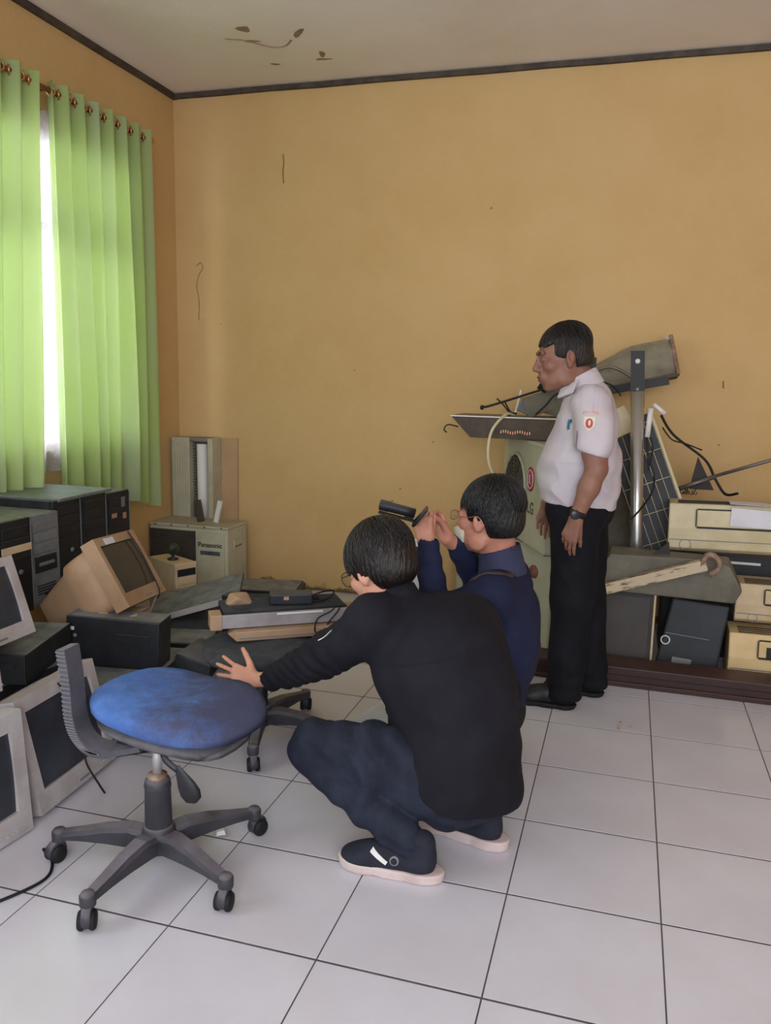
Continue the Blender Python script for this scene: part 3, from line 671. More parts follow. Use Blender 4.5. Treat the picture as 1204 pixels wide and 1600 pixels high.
# clutter on the tray
t = thing('scrap_assembly', 'heap of grey sheet metal scraps and wires on the metal tray', 'scrap metal', (-.22, 1.05, 1.202))
rnd = random.Random(4)
for k, (x, y, z, sx, sy, sz, rx, ry, rz_) in enumerate([(.0, 0, .05, .14, .06, .1, 5, -20, 12), (-.06, -.03, .03, .07, .02, .06, 0, 24, 30), (.08, .02, .08, .12, .08, .16, 10, 12, -14), (-.1, .0, .06, .012, .02, .12, 0, 12, 0), (.03, -.04, .14, .05, .03, .05, 20, 30, 0)]):
    MB().box((x, y, z+.012), (sx, sy, sz), .004, rot=(rx, ry, rz_)).build('metal_piece', (M_gsheet, M_silver, M_rust, M_white, M_black)[k % 5] if k != 2 else M_gsheet, t)
MB().tube(smooth_path([(-.27, -.1, .04), (-.24, -.1, .045), (-.15, -.09, .075), (-.02, -.08, .12), (.1, -.08, .16), (.2, -.05, .2)]), .006, 8).build('rod', M_wire, t)
MB().lathe([(.004, -.01), (.012, -.006), (.012, .006), (.004, .01)], (-.272, -.1, .038), 'X', 10).build('rod_end', M_wire, t)
for P in ([(-.2, -.09, .085), (-.17, -.09, .06), (-.13, -.09, .01), (-.14, -.06, .0)], [(-.16, -.08, .07), (-.13, -.07, .02), (-.1, -.05, .01)], [(0, -.08, .01), (.05, -.09, .06), (.09, -.08, .11), (.14, -.06, .13)]):
    MB().tube(smooth_path(P), .0045, 6).build('wire', M_wire, t)
# tilted sheet cover above, resting on the brackets
t = thing('bent_cover', 'bent grey dented sheet cover propped against the wall top right of the standing man', 'sheet metal cover', (.19, 1.43, 1.37), (-14, -13, 4))
v = []; f = []; n = 12
for s_ in (0, 1):
    for b in range(n+1):
        for a in range(n+1):
            x = -.32+.60*a/n; z = .20*b/n*(.35+.65*min(1, (a/n)*1.6)) ; y = .03*math.sin(math.pi*b/n)*-1+.008*s_+.006*math.sin(a*1.3+b)
            v.append((x, y, z))
N = (n+1)**2
for b in range(n):
    for a in range(n): i = b*(n+1)+a; f += [(i, i+1, i+n+2, i+n+1), (N+i, N+i+n+1, N+i+n+2, N+i+1)]
MB().add(v, f, 0, True).build('sheet', mat('dented_grey_sheet', '#8C8470', '#6B6350', 4, .6, bump=.15, bscale=25), t)
MB().box((-.02, -.01, -.012), (.60, .06, .02), .002).build('bottom_flange', mat('brown_sheet_metal', '#453A30'), t)
MB().box((.285, .0, .1), (.02, .07, .22), .004).build('side_flange', M_rust, t)
for k, z in enumerate((.03, .09, .15, .19)): MB().hull([(.275+.02*math.sin(k*3+i), -.03+.01*i, z+.03*((i*7+k) % 3)/3) for i in range(5)]+[(.295, -.03, z), (.27, .01, z+.02)]).build('torn_foam', M_white if k % 2 else M_gsheet, t)
# black perforated bracket + aluminium pole
t = thing('aluminium_pole', 'shiny aluminium pole with a black bracket on its top, right of the standing man', 'pole', (.345, .925, 0), (0, 0, 0))
A, B = Vector((0, 0, .0)), Vector((-.08, .045, 1.34)); MB().tube([A, B], .031, 24).build('tube', M_alu, t)
d = (B-A).normalized()
mb = MB(); c = B+d*.06
mb.box(c, (.062, .006, .27), 0, rot=(-1.9, -3.4, 0)).box(c+Vector((-.03, .012, 0)), (.005, .03, .27), rot=(-1.9, -3.4, 0)).box(c+Vector((.03, .012, 0)), (.005, .03, .27), rot=(-1.9, -3.4, 0))
br = mb.build('bracket', mat('black_painted_steel', '#0D0C0C', rough=.5), t)
for dz in (.085, -.05): MB().lathe([(.001, 0), (.012, 0), (.012, -.002), (.001, -.002)], c+d*dz+Vector((0, -.0035, 0)), 'Y', 14).build('bolt_hole' if dz > 0 else 'bolt', M_white if dz > 0 else M_steel, br)
t = thing('bracket_arm', 'black steel bracket arm crossing behind the aluminium pole', 'bracket', (.045, 1.33, 1.09))
MB().box((-.02, 0, .21), (.045, .012, .42), .002).build('upright', mat('black_painted_steel', '#0D0C0C'), t)
MB().box((.17, 0, .265), (.42, .012, .04), .002, rot=(0, -11, 0)).build('arm', mat('black_painted_steel', '#0D0C0C'), t)
MB().tube(smooth_path([(-.0, -.02, .35), (.08, -.03, .37), (.17, -.03, .33), (.24, -.03, .27)]), .008, 8).build('insulated_wire', M_steel, t)
MB().tube(smooth_path([(.02, -.02, .30), (.1, -.03, .27), (.14, -.03, .22)]), .004, 8).build('black_wire', M_wire, t)
# wire guard panel leaning
t = thing('wire_guard', 'black fan guard panel with white wires leaning behind the aluminium pole', 'wire guard', (.47, 1.08, .56), (-6, -22, 0))
MB().box((0, .012, .34), (.25, .01, .68), .002).build('backing', M_black, t)
mb = MB()
for k in range(7): mb.tube([(-.12+k*.04, 0, .01), (-.12+k*.04, 0, .67)], .0022, 5)
for k in range(5): mb.tube([(-.125, -.003, .04+k*.15), (.125, -.003, .04+k*.15)], .0022, 5)
mb.build('wires', M_cream, t)
MB().box((.13, 0, .34), (.014, .022, .69), .002).build('edge_rail', M_cream, t)
MB().hull([(-.13, .02, .60), (.05, .02, .62), (-.12, .02, .74), (.02, .02, .76), (-.13, -.02, .60), (.05, -.02, .62), (-.12, -.02, .74), (.02, -.02, .76)], .01).build('pale_bracket', M_cream, t)
t = thing('side_cover', 'long pale grey side cover leaning between the wire guard and the standing man', 'cover', (.33, 1.40, 0), (0, -10, 0))
MB().hull([(-.17, -.01, .0), (.13, -.01, 0), (-.08, -.01, 1.14), (.09, -.01, 1.14), (-.17, .02, .0), (.13, .02, 0), (-.08, .02, 1.14), (.09, .02, 1.14)], .006).build('cover', M_gsheet, t)
# white conduit, cables
t = thing('conduit', 'short white plastic conduit with frayed cables beside the aluminium pole', 'conduit', (.325, .97, .90))
MB().tube([(0, 0, .22), (.008, 0, .36)], .013, 12).build('white_pipe', M_white, t)
MB().tube([(.02, 0.02, .38), (.075, .02, .335)], .011, 12).build('white_elbow', M_white, t)
for P in ([(.0, 0, .22), (.01, -.02, .12), (.02, -.02, .06)], [(.02, -.02, .1), (.045, -.03, .03), (.04, -.03, -.05), (-.02, -.15, -.13), (-.06, -.19, -.17), (-.065, -.19, -.19)], [(.015, 0, .22), (.03, -.01, .16), (.02, -.015, .08)]):
    MB().tube(smooth_path(P), .005, 7).build('cable', M_wire, t)
cable([(.39, 1.2, 1.22), (.46, 1.22, 1.12), (.62, 1.24, 1.0), (.68, 1.25, .9), (.73, 1.22, .83), (.78, 1.15, .845)], .007, 'thick black cable running down the wall to the stacked indoor units')
cable([(.40, 1.15, 1.16), (.45, 1.17, 1.1), (.52, 1.19, 1.08), (.60, 1.2, 1.05)], .004, 'thin black cable joining the thick one by the wall')
# broom-like tool: steel rod with dark triangular blade
t = thing('long_rod_tool', 'steel rod with a dark triangular blade leaning above the top right indoor unit', 'tool', (.56, 1.25, .86))
MB().tube([(-.06, -.02, -.02), (.12, 0, .055)], .012, 10).tube([(.10, 0, .05), (.6, 0, .235)], .0085, 10).build('rod', M_steel, t)
MB().hull([(.03, .02, .15), (.0, .02, -.02), (.12, .02, -.02), (.03, .035, .15), (.0, .035, -.02), (.12, .035, -.02)]).build('blade', mat('dark_brown_plate', '#2E2522', rough=.6), t)
mb = MB()
for k in range(22): x = -.14+k*.008; mb.tube([(x, -.02+.01*(k % 3), -.045), (x+.01*math.sin(k), -.02, -.02+.012*math.sin(k*2.3))], .003, 4)
tag(mb.build('bristles', M_rub, t), kind='stuff')
# indoor units
def indoor(loc, rot, W, H, D, m, label, flap=True, extra=None):
    t = thing('indoor_unit', label, 'air conditioner', loc, rot)
    MB().hull([(0, 0, .02), (0, -.01, H*.5), (0, .01, H), (0, D, H), (0, D, 0), (0, .03, 0), (W, 0, .02), (W, -.01, H*.5), (W, .01, H), (W, D, H), (W, D, 0), (W, .03, 0)], .008).build('housing', m, t)
    MB().box((W*.55, -.008, H*.72), (W*.78, .012, H*.34), .003).build('front_flap', m, t)
    MB().box((W*.55, -.0135, H*.53), (W*.78, .006, .008)).build('lower_slot', M_blk, t)
    MB().box((W*.55, -.0105, H*.905), (W*.78, .006, .005)).build('upper_slot', M_blk, t)
    MB().box((W*.155, -.0135, H*.72), (.004, .004, H*.36)).build('flap_edge', M_blk, t)
    MB().box((W*.5, -.004, H*.26), (W*.98, .008, .003)).build('seam', M_ink, t)
    MB().torus((W*.1, -.006, H*.16), H*.11, .0012, 'Y', 20, 4).build('round_mark', M_ink, t)
    for k in range(4): MB().box((W*.5, .03+k*.03, H+.001), (W*.9, .01, .003)).build('air_slot', M_blk, t)
    return t
t = indoor((.455, .90, .575), (0, -1.5, -2), .80, .235, .2, M_cream, 'cream indoor air conditioner with a sheet of paper on it, topmost at the right edge')
MB().box((.46, -.021, .175), (.37, .0015, .085), rot=(0, 3, 0)).build('paper_sheet', M_paper, t)
MB().box((.46, .04, .238), (.38, .12, .0015), rot=(0, 2, 0)).build('paper_fold', M_paper, t)
indoor((.775, .84, .265), (0, -1, -3), .80, .19, .2, M_beige, 'beige indoor air conditioner, middle one of the right stack')
t = indoor((.755, .75, .012), (0, -1, -2), .80, .225, .22, mat('yellow_cream_plastic', '#D8BE8E', '#C6A772', 4, .5), 'yellowed indoor air conditioner, lowest of the right stack')
MB().box((.27, -.016, .15), (.22, .004, .05)).build('open_vent', M_blk, t); MB().box((.3, -.02, .165), (.12, .004, .022)).build('vane', M_white, t)
t = thing('storage_box', 'dark storage box in the shade under the top right indoor unit', 'box', (.86, 1.26, 0))
MB().box((0, 0, .27), (.8, .3, .54), .004).build('box', M_black, t); MB().box((-.1, -.153, .50), (.3, .006, .012)).build('pale_edge', M_white, t)
# big dusty grey casing lying on the stack
t = thing('casing_panel', 'large dusty grey casing lying tilted on dark boxes right of the standing man', 'casing', (.46, .78, .375), (0, 0, -1))
MB().hull([(-.31, -.02, .01), (.30, -.02, .0), (.33, -.02, .06), (.27, -.02, .17), (.20, -.02, .20), (-.27, -.02, .19), (-.32, -.02, .09),
           (-.31, .1, .03), (.30, .1, .0), (.33, .1, .08), (.27, .1, .2), (-.27, .1, .21), (-.32, .1, .1)], .008).build('shell', mat('dusty_grey_casing', '#6F6A5C', '#5A5448', 5, .6, bump=.05), t)
MB().box((.04, -.027, .135), (.11, .014, .035), .004).build('black_socket', M_black, t); MB().box((.14, -.025, .145), (.06, .006, .03), .003).build('pale_label', M_silver, t)
for k in range(9): MB().lathe([(.0005, 0), (.0035, 0), (.0035, -.002), (.0005, -.002)], (-.25+.03*(k*5 % 9), -.0215, .05+.12*((k*7) % 10)/10), 'Y', 6).build('rust_spot', M_rust, t)
t = thing('rusty_bar', 'long rusty pale bar with a curled end lying across the grey casing', 'metal bar', (.13, .70, .355), (0, -19.5, 0))
MB().box((.26, 0, .035), (.54, .05, .052), .004).build('bar', mat('chipped_cream_paint', '#BFAE92', '#6E5848', 22, .7, bump=.2, lo=.5, hi=.62, stretch=(.5, 1, 2)), t)
MB().tube(smooth_path([(.50, -.01, .03), (.54, -.02, .075), (.57, -.02, .07), (.585, -.02, .03), (.565, -.02, 0.0), (.53, -.02, -.01)]), .014, 8).build('curled_end', M_rust, t)
t = thing('triangle_plate', 'dark brown thin triangular plate between the pole and the top indoor unit', 'plate', (.335, .80, .49))
MB().hull([(-.03, 0, .0), (.12, .0, .15), (.13, 0, .08), (.05, .0, .03), (-.03, .006, .0), (.12, .006, .15), (.13, .006, .08)]).build('plate', mat('dark_brown_plate', '#2E2522'), t)
# dark boxes below
t = thing('panel_box', 'dark grey flat panel box standing under the grey casing', 'panel box', (.265, .80, .028), (-4, 0, -3))
MB().box((0, .04, .175), (.29, .08, .34), .004).build('box', mat('dark_grey_panel', '#3A3632', '#2C2926', 5, .6), t); MB().box((.147, -.002, .175), (.01, .012, .34), .001).build('pale_edge', M_beige, t)
MB().box((0, -.003, .175), (.25, .003, .3), .001).build('face', mat('dark_grey_face', '#413C38', '#35312D', 3, .5), t)
t = thing('black_case', 'black carrying case with a small silver clasp beside the dark panel box', 'case', (.58, .80, .01), (-8, 3, -6))
MB().hull([(-.15, 0, 0), (.13, 0, 0), (.15, 0, .34), (-.11, 0, .34), (-.15, .1, 0), (.13, .1, 0), (.15, .1, .34), (-.11, .1, .34)], .01).build('case', M_black, t)
mb = MB().torus((-.115, -.012, .135), .02, .0035, 'Y', 16, 6); mb.build('clasp', M_white, t)
MB().box((-.03, -.006, .045), (.09, .008, .03), .002).build('name_plate', M_steel, t); MB().box((-.02, -.005, .17), (.2, .006, .004)).build('seam', M_silver, t)
# maroon plank
t = thing('wooden_plank', 'long dark maroon wooden beam lying on the floor in front of the right scrap', 'wooden beam', (.9, .535, 0), (0, 0, -.6))
MB().box((0, .06, .045), (2.3, .16, .085), .005).build('beam', M_red, t); MB().box((0, -.028, .012), (2.3, .022, .022), .003).build('lower_moulding', M_red, t)
MB().box((0, -.022, .05), (2.3, .006, .004)).build('groove', M_blk, t)
# white bottle like thing behind navy man
t = thing('spray_bottle', 'narrow white plastic bottle with a dark neck on the floor behind the navy shirted man', 'bottle', (-.92, 1.35, 0), (0, 0, 0))
MB().lathe([(.05, 0), (.06, .01), (.06, .26), (.05, .31), (.03, .34), (.028, .345)], n=22).build('body', M_white, t)
MB().lathe([(.026, .34), (.03, .35), (.03, .38), (.02, .4)], n=16).build('neck', M_black, t); MB().box((-.03, 0, .425), (.11, .03, .045), .008).build('trigger_head', M_white, t)

# ================================================================== office chairs
def star_base(t, hub_h, a0, r, m, pivot=None):
    for k in range(5):
        a = math.radians(a0+72*k); c, s_ = math.cos(a), math.sin(a); R = Matrix.Rotation(a, 3, 'Z')
        def P(x, y, z): return R @ Vector((x, y, z))
        secs = [(.02, .032, .105, .055), (.08, .027, .118, .06), (.15, .024, .112, .066), (.22, .021, .098, .068), (r, .018, .086, .066)]
        v = []; f = []
        for (x, hw, zt, zb) in secs: v += [P(x, -hw*.75, zt), P(x, hw*.75, zt), P(x, hw, zt-.012), P(x, hw*.9, zb), P(x, -hw*.9, zb), P(x, -hw, zt-.012)]
        for i in range(len(secs)-1):
            for q in range(6): f.append((i*6+q, i*6+(q+1) % 6, (i+1)*6+(q+1) % 6, (i+1)*6+q))
        f += [tuple(range(6)), tuple(range(24, 30))[::-1]]
        lg = MB().add(v, f); lg.lathe([(.019, .055), (.021, .06), (.021, .084), (.016, .092)], P(r, 0, 0), 'Z', 14)
        lg.build('leg', m, t)
        yw_ = (pivot or [20, 80, -60, 130, 200])[k]; RR = Matrix.Rotation(math.radians(a0+72*k+yw_), 3, 'Z'); c0 = P(r, 0, 0)
        cs = MB()
        for sgn in (-1, 1):
            cs.lathe([(.006, -.009), (.022, -.008), (.0255, -.003), (.0255, .003), (.022, .008), (.006, .009)], c0+RR @ Vector((.014, sgn*.014, .0256)), 'Y', 18, R=RR)
        ca = cs.build('caster', M_rub, t)
        hd = MB().lathe([(.0265, -.012), (.0285, -.010), (.0285, .010), (.0265, .012)], c0+RR @ Vector((.012, 0, .033)), 'Y', 16, R=RR); hd.build('hood', m, ca)
    MB().lathe([(.044, .05), (.05, .06), (.05, .105), (.042, .118), (.04, .125)], n=20).build('hub', m, t)
M_cplast = mat('worn_dark_grey_plastic', '#2E2F35', '#403E44', 8, .55, dust=('#7F7780', .75))
M_blue = mat('worn_blue_fabric', '#4A6CAE', '#5B7DBC', 12, .95, bump=.3, bscale=180, spec=.1, sheen=.0)
def worn(m):
    nt = m.node_tree; b = nt.nodes['Principled BSDF']; src = b.inputs['Base Color'].links[0].from_socket; tc = nt.nodes.new('ShaderNodeTexCoord')
    sp = nt.nodes.new('ShaderNodeSeparateXYZ'); nt.links.new(tc.outputs['Object'], sp.inputs[0])
    n = nt.nodes.new('ShaderNodeTexNoise'); n.inputs['Scale'].default_value = 7; n.inputs['Detail'].default_value = 9; n.inputs['Roughness'].default_value = .7; nt.links.new(tc.outputs['Object'], n.inputs['Vector'])
    ma = nt.nodes.new('ShaderNodeMath'); ma.operation = 'MULTIPLY_ADD'; nt.links.new(sp.outputs['X'], ma.inputs[0]); ma.inputs[1].default_value = 1.0; nt.links.new(n.outputs['Fac'], ma.inputs[2])
    ma2 = nt.nodes.new('ShaderNodeMath'); ma2.operation = 'MULTIPLY_ADD'; nt.links.new(sp.outputs['Y'], ma2.inputs[0]); ma2.inputs[1].default_value = .55; nt.links.new(ma.outputs[0], ma2.inputs[2])
    mr = nt.nodes.new('ShaderNodeMapRange'); mr.inputs[1].default_value = .36; mr.inputs[2].default_value = .66; mr.inputs[4].default_value = .85; nt.links.new(ma2.outputs[0], mr.inputs[0])
    mx = nt.nodes.new('ShaderNodeMix'); mx.data_type = 'RGBA'; nt.links.new(mr.outputs[0], mx.inputs['Factor']); nt.links.new(src, mx.inputs['A']); mx.inputs['B'].default_value = lin('#4A4650')
    nt.links.new(mx.outputs['Result'], b.inputs['Base Color'])
worn(M_blue)
def seat_mesh(L, W, th, z0, mb, dent=.0, flat=1.0):
    n = 28; m_ = 10; v = []; f = []
    prof = [(.0, 1.0), (.35, 1.0), (.7, .97), (.9, .86), (.985, .62), (1.0, .35), (.985, .1), (.93, 0), (.5, 0), (.0, 0)]
    for (q, h) in prof:
        for k in range(n):
            a = 2*math.pi*k/n; c, s_ = math.cos(a), math.sin(a); e = .72
            x = L/2*math.copysign(abs(c)**e, c)*max(q, .001); y = W/2*math.copysign(abs(s_)**e, s_)*max(q, .001)*(1+.05*c)
            z = z0+th*h
            if h > .5: z += -dent*math.exp(-((x+.02)/.09)**2)*(1 if q < .97 else .3)+.008*math.sin(5*x/L)
            if h > .3: z += -.03*max(0, x/(L/2))**3
            v.append((x, y, z))
    for i in range(len(prof)-1):
        for k in range(n): f.append((i*n+k, i*n+(k+1) % n, (i+1)*n+(k+1) % n, (i+1)*n+k))
    f += [tuple(range(n)), tuple((len(prof)-1)*n+k for k in range(n))]
    return mb.add(v, f, 0, True)
t = thing('office_chair', 'worn blue office chair without backrest in the foreground', 'chair', (-.965, -1.373, 0))
star_base(t, .1, -95, .29, M_cplast, [30, -60, 15, 160, 60])
MB().lathe([(.036, .10), (.038, .11), (.036, .235), (.038, .24), (.034, .26), (.026, .265)], n=24).build('gas_sleeve', M_cplast, t)
MB().lathe([(.027, .262), (.027, .275), (.014, .28)], n=18).build('rust_ring', M_rust, t)
MB().lathe([(.0135, .27), (.0135, .395)], n=18).build('gas_piston', mat('pale_steel', '#C9C8CA', rough=.3, metal=.6), t)
Rz = Matrix.Rotation(math.radians(-9), 4, 'Z')
s1 = seat_mesh(.49, .40, .075, .41, MB(), .016).build('seat', M_blue, t); s1.location = (-.01, .09, .01); s1.rotation_euler = (math.radians(-1), math.radians(3), math.radians(-12))
s2 = seat_mesh(.43, .34, .03, .39, MB()).build('seat_shell', mat('grey_seat_shell', '#5E5C60', '#4A484C', 9, .6), t); s2.location = (-.01, .08, 0); s2.rotation_euler = (0, math.radians(3), math.radians(-9))
MB().box((.0, .03, .375), (.22, .12, .03), .006).build('mechanism', M_black, t)
mb = MB().tube(smooth_path([(.02, -.0, .37), (.08, -.09, .375), (.135, -.12, .365)]), .008, 8)
mb.build('lever_rod', M_black, t)
k_ = MB().lathe([(.008, .0), (.014, -.02), (.026, -.055), (.03, -.08), (.024, -.10), (.006, -.11)], n=16).build('lever_knob', M_black, t); k_.scale = (1, .5, 1); k_.location = (.135, -.12, .375); k_.rotation_euler = (math.radians(6), math.radians(-24), 0)
# broken backrest bracket with plastic ribs
P = smooth_path([(-.07, .0, .372), (-.16, .0, .345), (-.225, .0, .34), (-.27, .0, .37), (-.292, .0, .43), (-.298, .0, .53), (-.31, .0, .625)], 8)
mb = MB(); v = []; f = []
hw = .032
for i, p in enumerate(P):
    tt = (P[min(i+1, len(P)-1)]-P[max(i-1, 0)]).normalized(); nn = Vector((tt.z, 0, -tt.x)); g = .014 if i > 8 else .008
    for (a, b) in ((-hw, -g), (hw, -g), (hw, g), (-hw, g)): v.append(p+Vector((0, a, 0))+nn*b)
for i in range(len(P)-1):
    for q in range(4): f.append((i*4+q, i*4+(q+1) % 4, (i+1)*4+(q+1) % 4, (i+1)*4+q))
f += [(0, 1, 2, 3), tuple(len(v)-4+q for q in range(4))]
bk = MB().add(v, f).build('backrest_bracket', mat('worn_grey_plastic', '#55545B', '#45434A', 9, .6, dust=('#85808A', .5)), t, label='broken J-shaped ribbed backrest bracket'); bk.location = (.055, -.03, 0)
mb = MB()
for i in range(14, len(P)-1, 1):
    p = P[i]; mb.box((p.x, -hw-.001, p.z), (.03, .004, .004)); mb.box((p.x-.0155, 0, p.z), (.004, .062, .004))
mb.build('ribs', mat('grey_rib_plastic', '#6A676E', rough=.6), bk)
# second chair under the scrap pile
t = thing('office_chair', 'black office chair carrying a pile of scrap parts behind the blue chair', 'chair', (-1.06, -.50, 0))
star_base(t, .1, -70, .285, M_cplast, [10, 60, 30, 160, -40])
MB().lathe([(.03, .10), (.03, .22), (.014, .225), (.014, .335)], n=20).build('gas_sleeve', M_black, t)
s1 = seat_mesh(.46, .42, .06, .325, MB(), 0).build('seat', mat('grey_black_fabric', '#34363B', '#43454A', 20, .9), t); s1.location = (-.0, .02, 0); s1.rotation_euler = (0, 0, math.radians(30))
MB().box((0, .0, .325), (.2, .14, .03), .006).build('mechanism', M_black, t)
MB().hull([(-.29, -.14, .32), (-.22, -.18, .22), (-.27, -.02, .32), (-.21, -.04, .22), (-.24, -.2, .37), (-.25, .02, .37), (-.12, -.2, .24), (-.1, -.2, .34)], .01).build('seat_edge_shell', M_black, t)
# pile on it
def dirp(a, b): return math.degrees(math.atan2(b[1]-a[1], b[0]-a[0]))
rzp = 34
t = thing('fan_chassis', 'long grey metal air conditioner chassis on top of the scrap chair', 'air conditioner part', (-1.19, -.56, .43), (0, 0, rzp))
MB().box((.25, 0, .027), (.50, .012, .052), .002).build('front_rail', mat('zinc_grey', '#A19C9C', '#8C8788', 8, .5, metal=.2), t)
MB().box((.25, .10, .004), (.50, .2, .008)).build('base_plate', M_steel, t)
MB().box((-.02, .03, .027), (.045, .08, .06), .004).build('end_block', M_tan, t)
MB().box((.515, .04, .024), (.03, .09, .055), .004).build('end_block', M_tan, t)
mb = MB()
for k in range(11): mb.box((.25, .02+k*.017, .045), (.48, .003, .03))
mb.build('fin_pack', M_bdust, t)
MB().hull([(.03, .12, .05), (.14, .12, .05), (.05, .16, .1), (.12, .16, .1), (.08, .10, .09), (.03, .18, .05), (.14, .18, .05)], .01).build('beige_bracket', M_tan, t)
MB().box((.3, -.0075, .047), (.18, .004, .006)).build('white_tape', M_white, t)
t = thing('power_adapter', 'black power adapter lying on the metal chassis', 'power adapter', (-1.00, -.34, .492), (0, 0, rzp-8))
MB().box((0, 0, .024), (.17, .07, .046), .008).build('body', M_black, t); MB().box((-.02, -.0355, .03), (.02, .002, .014), .001).build('sticker', M_stick, t)
MB().tube([(.085, 0, .02), (.11, 0, .02)], .006, 8).build('strain_relief', M_rub, t)
cable([(-.94, -.27, .512), (-.9, -.24, .525), (-.87, -.2, .52), (-.88, -.26, .50), (-.93, -.3, .495)], .0035, 'black adapter cord curled on the chassis end')
cable([(-1.19+.829*s_+.55*o_, -.56+.559*s_-.83*o_, z_) for s_, z_, o_ in ((.46, .492, .0), (.45, .475, .012), (.42, .44, .012), (.385, .41, .045), (.36, .40, .048), (.35, .42, .045), (.37, .45, .012), (.42, .475, .012), (.44, .492, .004))], .003, 'thin black wire hanging over the chassis front')
t = thing('beige_casing', 'long pale beige casing under the metal chassis on the scrap chair', 'casing', (-1.125, -.565, .388), (0, 0, rzp))
MB().hull([(0, 0, 0), (.40, 0, .0), (.40, .0, .038), (0, 0, .038), (0, .15, 0), (.4, .15, 0), (.4, .15, .038), (0, .15, .038), (-.03, .05, .02)], .005).build('shell', M_tan, t)
MB().box((.2, -.002, .012), (.38, .004, .003)).build('seam', M_ink, t)
# papers and scraps on the floor
t = thing('printed_form', 'sheet of ruled printed paper on the tiles beside the crouching man', 'paper', (-.60, -.26, 0.0062), (0, 0, -12))
MB().box((0, 0, .0025), (.30, .42, .005), .001).build('sheet', mat('bluish_paper', '#C2C6D2', '#D0D2DA', 5, .8), t)
for k in range(16): MB().box((0, -.18+k*.024, .0052), (.26, .0015, .0004)).build('ruled_line', M_ink, t)
t = thing('foam_scrap', 'small white foam scrap on the tiles by the blue chair', 'scrap', (-.874, -1.179, .006), (0, 0, 30))
MB().hull([(-.014, -.02, 0), (.014, -.018, 0), (.012, .02, 0), (-.012, .02, 0), (-.012, -.018, .012), (.01, -.015, .014), (.008, .018, .01), (-.01, .017, .012)]).build('scrap', M_white, t)
t = thing('dirt_spot', 'small brown dirt smudge on the tiles right of the standing man', 'dirt', (.303, .043, .006))
for k in range(7):
    a = k*2.1; MB().hull([(.02*math.cos(a)*(1+k % 3)+.006*math.cos(q), .02*math.sin(a)*(1+k % 2)+.006*math.sin(q*1.3), .0+.003*(q % 2)) for q in range(6)]).build('crumb', M_rust if k % 2 else M_tan, t)
# ================================================================== people
def skin(name, c1, c2): return mat(name, c1, c2, 14, .52, bump=.08, bscale=220, spec=.35)
M_eyew = mat('eye_white', '#B8ABA2', rough=.25); M_iris = mat('dark_iris', '#1E120C', rough=.15)
def hairmat(name, c1, c2): return mat(name, c1, c2, 6, .42, bump=.6, bscale=70, spec=.45, stretch=(4, 1.2, .9))
def head_vq(M, necks, res=.0034, jaw=1.0):
    """head in local space (face to -y); necks = [(world point, radius)...] chained down from the skull"""
    Mi = M.inverted(); sc = M.to_scale().x
    N = [(tuple(Mi @ Vector(p)), r/sc) for p, r in necks]
    lo = [-.105, -.135, -.17]; hi = [.105, .14, .135]
    for p, r in N:
        for i in range(3): lo[i] = min(lo[i], p[i]-r-.01); hi[i] = max(hi[i], p[i]+r+.01)
    s = SDF(lo, hi, res)
    s.ell((0, .018, .035), (.074, .094, .083)).ell((0, -.028, -.035), (.062, .062, .076), k=.03)
    s.ell((0, -.035, -.08), (.05*jaw, .05, .036), k=.025).ell((0, -.07, -.102), (.022, .016, .015), k=.02)
    for q in (-1, 1):
        s.ell((q*.043, -.06, -.022), (.022, .022, .02), k=.02).ell((q*.055, -.01, -.075), (.014, .03, .03), k=.02)
    s.ell((0, -.08, .03), (.052, .012, .013), k=.015)
    for q in (-1, 1): s.ell((q*.031, -.098, .006), (.018, .013, .012), k=.01, op='sub')
    s.cap((0, -.086, .014), (0, -.108, -.024), .0075, .0125, k=.01)
    for q in (-1, 1): s.ell((q*.0125, -.098, -.031), (.0085, .011, .008), k=.006)
    for q in (-1, 1): s.ell((q*.006, -.104, -.0385), (.0035, .004, .004), k=.002, op='sub')
    s.ell((0, -.086, -.062), (.03, .016, .022), k=.012)
    s.ell((0, -.1, -.0575), (.024, .0065, .0055), k=.004).ell((0, -.0975, -.0695), (.021, .0075, .0065), k=.004)
    s.cap((-.022, -.103, -.0632), (.022, -.103, -.0632), .0016, .0016, k=.003, op='sub')
    for q in (-1, 1):
        s.ell((q*.031, -.079, .007), (.015, .012, .0105), k=.003)
        # ear: outer rim, bowl, lobe
        s.ell((q*.077, .012, -.004), (.0085, .021, .032), rot=(-12, 0, q*24), k=.008).ell((q*.074, .004, -.032), (.008, .010, .011), k=.008)
        s.ell((q*.087, .006, .0), (.006, .0125, .019), rot=(-12, 0, q*24), k=.006, op='sub').ell((q*.083, .0, -.008), (.006, .004, .005), k=.003)
    prev = ((0, .03, -.03), .055); pts = [prev[0]]+[p for p, r in N]; rs = [.054]+[r for p, r in N]
    s.chain(pts, rs, k=.03)
    return xf(s.mesh(1), M)
def face_fmat(M):
    Mi = np.array(M.inverted())
    def f(c):
        L = c@Mi[:3, :3].T+Mi[:3, 3]; x, y, z = L.T
        lips = (np.abs(x) < .025) & (y < -.09) & (z < -.052) & (z > -.076) & (((np.abs(x)/.026)**2+((z+.0635)/.012)**2) < 1)
        return np.where(lips, 1, 0)
    return f
